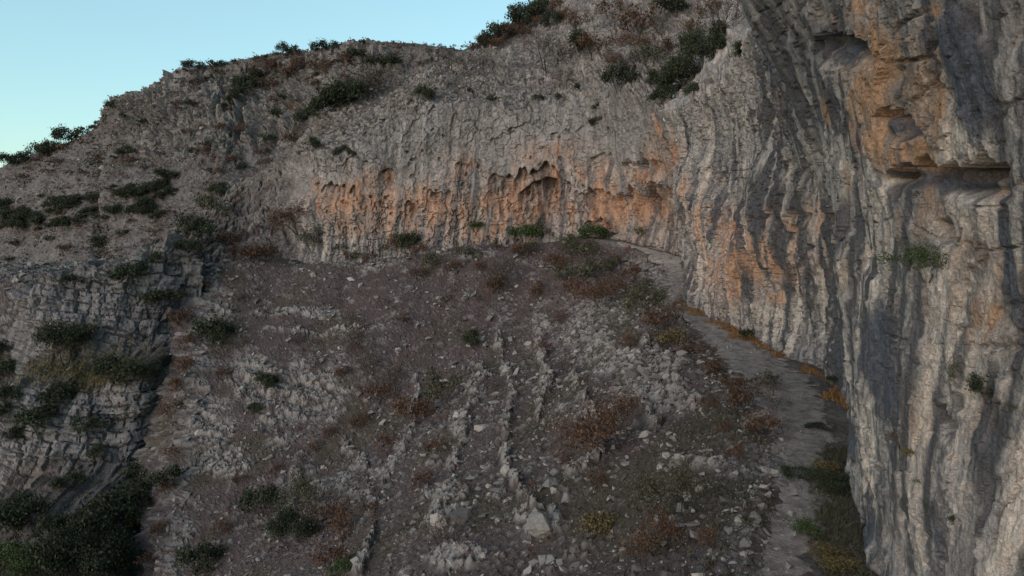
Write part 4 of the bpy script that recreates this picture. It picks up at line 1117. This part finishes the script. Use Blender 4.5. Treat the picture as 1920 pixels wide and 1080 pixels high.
def boulder(p, size, label, group=None, big=True, sink=0.18, name='boulder', flat=1.0):
    o = link(bpy.data.objects.new(name, random.choice(BIG if big else SMALL)))
    o.location = p + np.array([0, 0, size * (0.3 - sink)])
    o.scale = (size, size * random.uniform(0.75, 1.0), size * flat * random.uniform(0.85, 1.15))
    o.rotation_euler = (random.uniform(-0.4, 0.4), random.uniform(-0.5, 0.2), random.uniform(0, 6.28))
    tag(o, label, 'boulder' if name == 'boulder' else 'rock', group)
    return o
for (u, v, w, lab, fl) in [
 (1008,985,92,'largest grey boulder at the lower end of the middle rock rib',.9),(865,965,60,'grey block at the lower end of the left rock rib',1.0),
 (822,968,50,'pale boulder left of the grey block under the left rock rib',1.2),(1253,852,32,'flat pale boulder alone on dark soil below the path',.7),
 (1255,813,26,'small pale slab just above the flat pale boulder',.6),(867,690,18,'upright pale stone on the open brown slope',1.2),(843,684,14,'small pale stone left of the upright one on the brown slope',.8),
 (1454,888,30,'pale boulder at the inner curve of the path',1.0),(1350,638,14,'pale stone lying on the path under the streaked wall',.7),
 (505,855,24,'whitish boulder below the blocky rock step',.8),(1060,930,40,'long tilted slab right of the big boulder',.5),(1030,905,34,'pointed grey slab next to the tiny orange shrub',.6),
 (1330,143,9,'small white block on the rim ledge of the cliff corner',.7),(612,752,22,'grey block under the leafless shrubs of the slope',.9),(900,800,34,'light boulder in the upper part of the left rock rib',.9),
 (945,815,34,'light boulder in the bend of the middle rock rib',1.0),(950,880,36,'elongated boulder along the lower middle rock rib',1.0),(590,905,30,'pale block among the rocks above the shrub clump',.9),
 (1190,700,44,'pale block in the rock field below the path',.7),(1235,705,40,'pale slab in the rock field below the path',.5),(128,690,10,'small white stone on the grassy outcrop ledge',.6)]:
    p, nm = place(u, v + 0.15 * w)
    boulder(p, 1.1 * w * p[1] / F, lab, flat=fl)
# the largest of the alike rocks, one object each
gp = PATCHES['ground']; gpos = gp['pos'].reshape(-1, 3)
gu, gv = proj(gpos)
onscreen = (gu > -40) & (gu < 1960) & (gv < 1120) & (gv > 440)
dens = (0.30 + 0.7 * gp['ocr'].ravel() ** 1.0 + 0.5 * ellipses(gu, gv, [(1150, 700, 230, 150, 1.0), (1000, 850, 160, 200, .7), (1300, 900, 120, 120, .6), (700, 900, 120, 100, .4)]))
dens *= (1 - gp['pathm'].ravel()) * onscreen
rb = gp['RB'].ravel()
dens *= 0.35 + 0.65 * ss(-0.3, 0.3, n2(gpos[:, 0] / 3, gpos[:, 1] / 3, 420))
pr = dens / dens.sum()
for i in RNG.choice(len(gpos), 280, replace=False, p=pr):
    d = gpos[i, 1]
    boulder(gpos[i], float(np.clip(RNG.lognormal(-0.55, 0.4), 0.3, 1.4)) * (0.5 + d / 110), 'pale angular rock lying on the scree slope', 'rocks strewn over the scree slope', big=False, name='rock')
def strew(name, label, pts, sizes, sink=0.1):
    V, Fc, tone = [], [], []
    base = 0
    which = RNG.integers(0, len(ROCKS), len(pts))
    for k in range(len(ROCKS)):
        sel = np.where(which == k)[0]
        if not len(sel): continue
        rv, rf = ROCKS[k]
        n = len(sel)
        a = RNG.uniform(0, 2 * np.pi, n); t = RNG.normal(0, 0.35, n)
        ca, sa, ct, st = np.cos(a), np.sin(a), np.cos(t), np.sin(t)
        x = rv[None, :, 0] * RNG.uniform(0.8, 1.3, n)[:, None]; y = rv[None, :, 1] * np.ones((n, 1)); z = rv[None, :, 2] * RNG.uniform(0.6, 1.2, n)[:, None]
        x, z = x * ct[:, None] + z * st[:, None], -x * st[:, None] + z * ct[:, None]
        x, y = x * ca[:, None] - y * sa[:, None], x * sa[:, None] + y * ca[:, None]
        q = np.stack([x, y, z], -1) * sizes[sel][:, None, None] + pts[sel][:, None, :]
        q[..., 2] += (0.2 - sink) * sizes[sel][:, None]
        V.append(q.reshape(-1, 3))
        Fc.append((rf[None] + (base + np.arange(n) * len(rv))[:, None, None]).reshape(-1, 3))
        tone.append(np.repeat(RNG.uniform(0, 1, n), len(rv)))
        base += n * len(rv)
    me = mesh_np(name, np.concatenate(V), np.concatenate(Fc), MAT_STONE, False)
    at = me.attributes.new('tone', 'FLOAT', 'POINT'); at.data.foreach_set('value', np.concatenate(tone).astype(np.float32))
    o = link(bpy.data.objects.new(name, me))
    tag(o, label, None, None, 'stuff')
    return o
n = 23000
ii = RNG.choice(len(gpos), n, replace=True, p=pr)
sz = np.clip(0.16 * RNG.pareto(2.2, n) + 0.09, 0.09, 1.0) * (0.5 + gpos[ii, 1] / 85)
pts = gpos[ii] + RNG.normal(size=(n, 3)) * np.array([0.08, 0.08, 0.0])
strew('scree', 'loose pale stones of the scree', pts, sz)
# gravel and stones on the path
pp = PATCHES['path']['pos'].reshape(-1, 3)
ii = RNG.choice(len(pp), 2800)
strew('path_gravel', 'small pale stones lying on the footpath', pp[ii] + RNG.normal(size=(len(ii), 3)) * np.array([.1, .1, 0]), np.clip(0.07 * RNG.pareto(2.0, len(ii)) + 0.05, 0, 0.45))
er = np.where((np.abs(gp['RB'].ravel()) < 1.1) & (gpos[:, 1] > 20) & (gpos[:, 1] < 118))[0]
q = gpos[RNG.choice(er, 1500)] + RNG.normal(size=(1500, 3)) * np.array([0.2, 0.2, 0])
strew('path_rubble', 'broken stones along the outer edge of the footpath', q, np.clip(0.12 * RNG.pareto(2.0, 1500) + 0.07, 0, 0.7))
# rubble on the slopes above the cliffs and on the far mountainside
fp = PATCHES['cliff_far']; m = fp['tt'].ravel() > 1.05
q = fp['pos'].reshape(-1, 3)[m]; q = q[RNG.choice(len(q), 5500)]
strew('upper_scree', 'loose grey stones on the slope above the far cliff', q, np.clip(0.25 * RNG.pareto(2.2, len(q)) + 0.25, 0, 1.8))
q = PATCHES['mountainside']['pos'].reshape(-1, 3); q = q[RNG.choice(len(q), 5000)]
strew('mountain_scree', 'loose grey stones on the far mountainside', q, np.clip(0.35 * RNG.pareto(2.0, len(q)) + 0.4, 0, 2.6))
print('rocks', round(time.time() - T0, 1))

# ------------------------------------------------------------------ grass and low growth
def blades(name, label, pts, h, mat, per=7):
    n = len(pts) * per
    base = np.repeat(pts, per, 0) + RNG.normal(size=(n, 3)) * np.array([0.10, 0.10, 0.0]) * np.repeat(h, per)[:, None] * 4
    hh = np.repeat(h, per) * RNG.uniform(0.6, 1.3, n)
    dirv = RNG.normal(size=(n, 3)) * 0.45; dirv[:, 2] = 1
    side = np.cross(dirv, RNG.normal(size=(n, 3))); side /= np.linalg.norm(side, axis=1)[:, None]
    wv = side * (hh * 0.13)[:, None]
    V = np.stack([base - wv, base + wv, base + dirv * hh[:, None]], 1).reshape(-1, 3)
    me = mesh_np(name, V, np.arange(3 * n, dtype=np.int32).reshape(n, 3), mat, False)
    return tag(link(bpy.data.objects.new(name, me)), label, None, None, 'stuff')
foot = (gp['RB'].ravel() < -1.0)
xwv = np.interp(gpos[:, 1], XW_Y, XW_X) - gpos[:, 0]
sel = np.where((xwv > 0.0) & (xwv < 0.5 + 3.2 * n2(gpos[:, 1] / 3.5, gpos[:, 1] * 0, 440) + 1.5 * np.exp(-((gpos[:, 1] - 78) / 15) ** 4)) & (gpos[:, 1] > 44) & (gpos[:, 1] < 122))[0]
q = gpos[RNG.choice(sel, 1500)]
blades('dry_grass', 'dry orange grass along the foot of the cliff', q, RNG.uniform(0.10, 0.32, len(q)), LEAF['D'])
edge = np.where((gp['RB'].ravel() > -0.1) & (gp['RB'].ravel() < 1.8) & (gpos[:, 1] > 20) & (gpos[:, 1] < 118))[0]
q = gpos[RNG.choice(edge, 1300)]
blades('straw_grass', 'straw grass along the outer edge of the path', q, RNG.uniform(0.06, 0.22, len(q)), LEAF['O'], per=5)
bank = np.where((xwv > 0.0) & (xwv < 2.4) & (gpos[:, 1] > 17) & (gpos[:, 1] < 37))[0]
q = gpos[RNG.choice(bank, 2600)]
blades('bank_grass', 'dark grass on the bank between path and buttress', q, RNG.uniform(0.06, 0.2, len(q)), LEAF['O'])
gw_ = (gp['m2'][1].ravel() + 0.03) * onscreen * (1 - gp['pathm'].ravel())
q = gpos[RNG.choice(len(gpos), 9000, p=gw_ / gw_.sum())]
blades('slope_grass', 'low withered herbs between the stones of the slope', q, RNG.uniform(0.08, 0.28, len(q)), LEAF['O'], per=4)
lp = PATCHES['bedded_outcrop']; lpos = lp['pos'].reshape(-1, 3)
wgt = lp['m2'][1].ravel() ** 2 + 1e-6
q = lpos[RNG.choice(len(lpos), 2500, p=wgt / wgt.sum())]
blades('ledge_grass', 'yellowish grass on the ledge of the bedded outcrop', q, RNG.uniform(0.2, 0.55, len(q)), LEAF['Y'], per=5)

def brush(name, label, pts, size, mat, per=9):
    n = len(pts) * per
    s_ = np.repeat(size, per)
    off = RNG.normal(size=(n, 3)) * np.array([0.42, 0.42, 0.22]) * s_[:, None]
    off[:, 2] = np.abs(off[:, 2])
    v, q_ = cards(RNG, np.repeat(pts, per, 0) + off, 1.0)
    c = np.repeat(np.repeat(pts, per, 0) + off, 4, 0)
    v = c + (v - c) * np.repeat(s_ * 0.26, 4)[:, None]
    me = mesh_np(name, v, q_, mat, False)
    return tag(link(bpy.data.objects.new(name, me)), label, None, None, 'stuff')
mp = PATCHES['mountainside']['pos'].reshape(-1, 3)
for nm, lab, k, seed, cnt in (('brown_scrub', 'low brown scrub covering the far mountainside', 'R', 451, 4200), ('grey_scrub', 'low grey scrub covering the far mountainside', 'B', 452, 3200), ('dark_scrub', 'low dark green scrub covering the far mountainside', 'E', 453, 2600)):
    wgt = ss(-0.15, 0.35, n2(mp[:, 0] / 11, (mp[:, 1] + mp[:, 2]) / 11, seed)) * (1 - 0.75 * np.clip(wallM.ravel(), 0, 1)) + 0.03
    q = mp[RNG.choice(len(mp), cnt, p=wgt / wgt.sum())]
    brush(nm, lab, q, RNG.uniform(0.5, 1.5, len(q)), LEAF[k], 6)
fpos = fp['pos'].reshape(-1, 3); fm = np.where(m)[0]
q = fpos[RNG.choice(fm, 1700)]
brush('upper_scrub', 'low grey scrub on the slope above the far cliff', q, RNG.uniform(0.3, 1.0, len(q)), LEAF['B'])
q = gpos[RNG.choice(len(gpos), 2600, p=(onscreen * (1 - gp['pathm'].ravel()) * (0.2 + ss(-0.1, 0.4, n2(gpos[:, 0] / 6, gpos[:, 1] / 6, 454)))) / (onscreen * (1 - gp['pathm'].ravel()) * (0.2 + ss(-0.1, 0.4, n2(gpos[:, 0] / 6, gpos[:, 1] / 6, 454)))).sum())]
brush('slope_scrub', 'low withered scrub between the stones of the open slope', q, RNG.uniform(0.15, 0.5, len(q)) * (0.5 + q[:, 1] / 100), LEAF['B'])
q = gpos[RNG.choice(len(gpos), 1500, p=pr)]
brush('russet_scrub', 'low russet scrub between the stones of the open slope', q, RNG.uniform(0.12, 0.4, len(q)) * (0.5 + q[:, 1] / 100), LEAF['R'])

# ------------------------------------------------------------------ two red rucksacks left on the terrace
for (u, v, lab) in ((1171, 465, 'tiny red bag lying on the terrace under the far cliff'), (1177, 463, 'tiny red bag standing upright on the terrace under the far cliff')):
    p, nm = place(u, v + 1)
    bm = bmesh.new()
    bmesh.ops.create_cube(bm, size=1.0)
    for vtx in bm.verts:
        vtx.co.x *= 0.46 - 0.10 * (vtx.co.z > 0); vtx.co.y *= 0.34 - 0.08 * (vtx.co.z > 0); vtx.co.z *= 0.62
    bmesh.ops.bevel(bm, geom=list(bm.edges), offset=0.09, segments=2, affect='EDGES')
    me = bpy.data.meshes.new('bag'); bm.to_mesh(me); bm.free(); me.materials.append(MAT_RED)
    root = link(bpy.data.objects.new('rucksack', None)); root.empty_display_size = 0.2
    o = link(bpy.data.objects.new('bag', me), root); o.location = (0, 0, 0.3)
    bm = bmesh.new(); bmesh.ops.create_cube(bm, size=1.0)
    for vtx in bm.verts: vtx.co.x *= 0.30; vtx.co.y *= 0.16; vtx.co.z *= 0.30
    bmesh.ops.bevel(bm, geom=list(bm.edges), offset=0.05, segments=2, affect='EDGES')
    me = bpy.data.meshes.new('pocket'); bm.to_mesh(me); bm.free(); me.materials.append(MAT_RED)
    o = link(bpy.data.objects.new('pocket', me), root); o.location = (0, -0.20, 0.22)
    root.scale = (0.75, 0.75, 0.75)
    root.location = p; root.rotation_euler = (0, 0.2 if 'upright' in lab else 1.2, random.uniform(-0.5, 0.5))
    tag(root, lab, 'bag')

print('done', round(time.time() - T0, 1), 'tris', sum(len(m.loops) - 2 * len(m.polygons) for m in bpy.data.meshes))
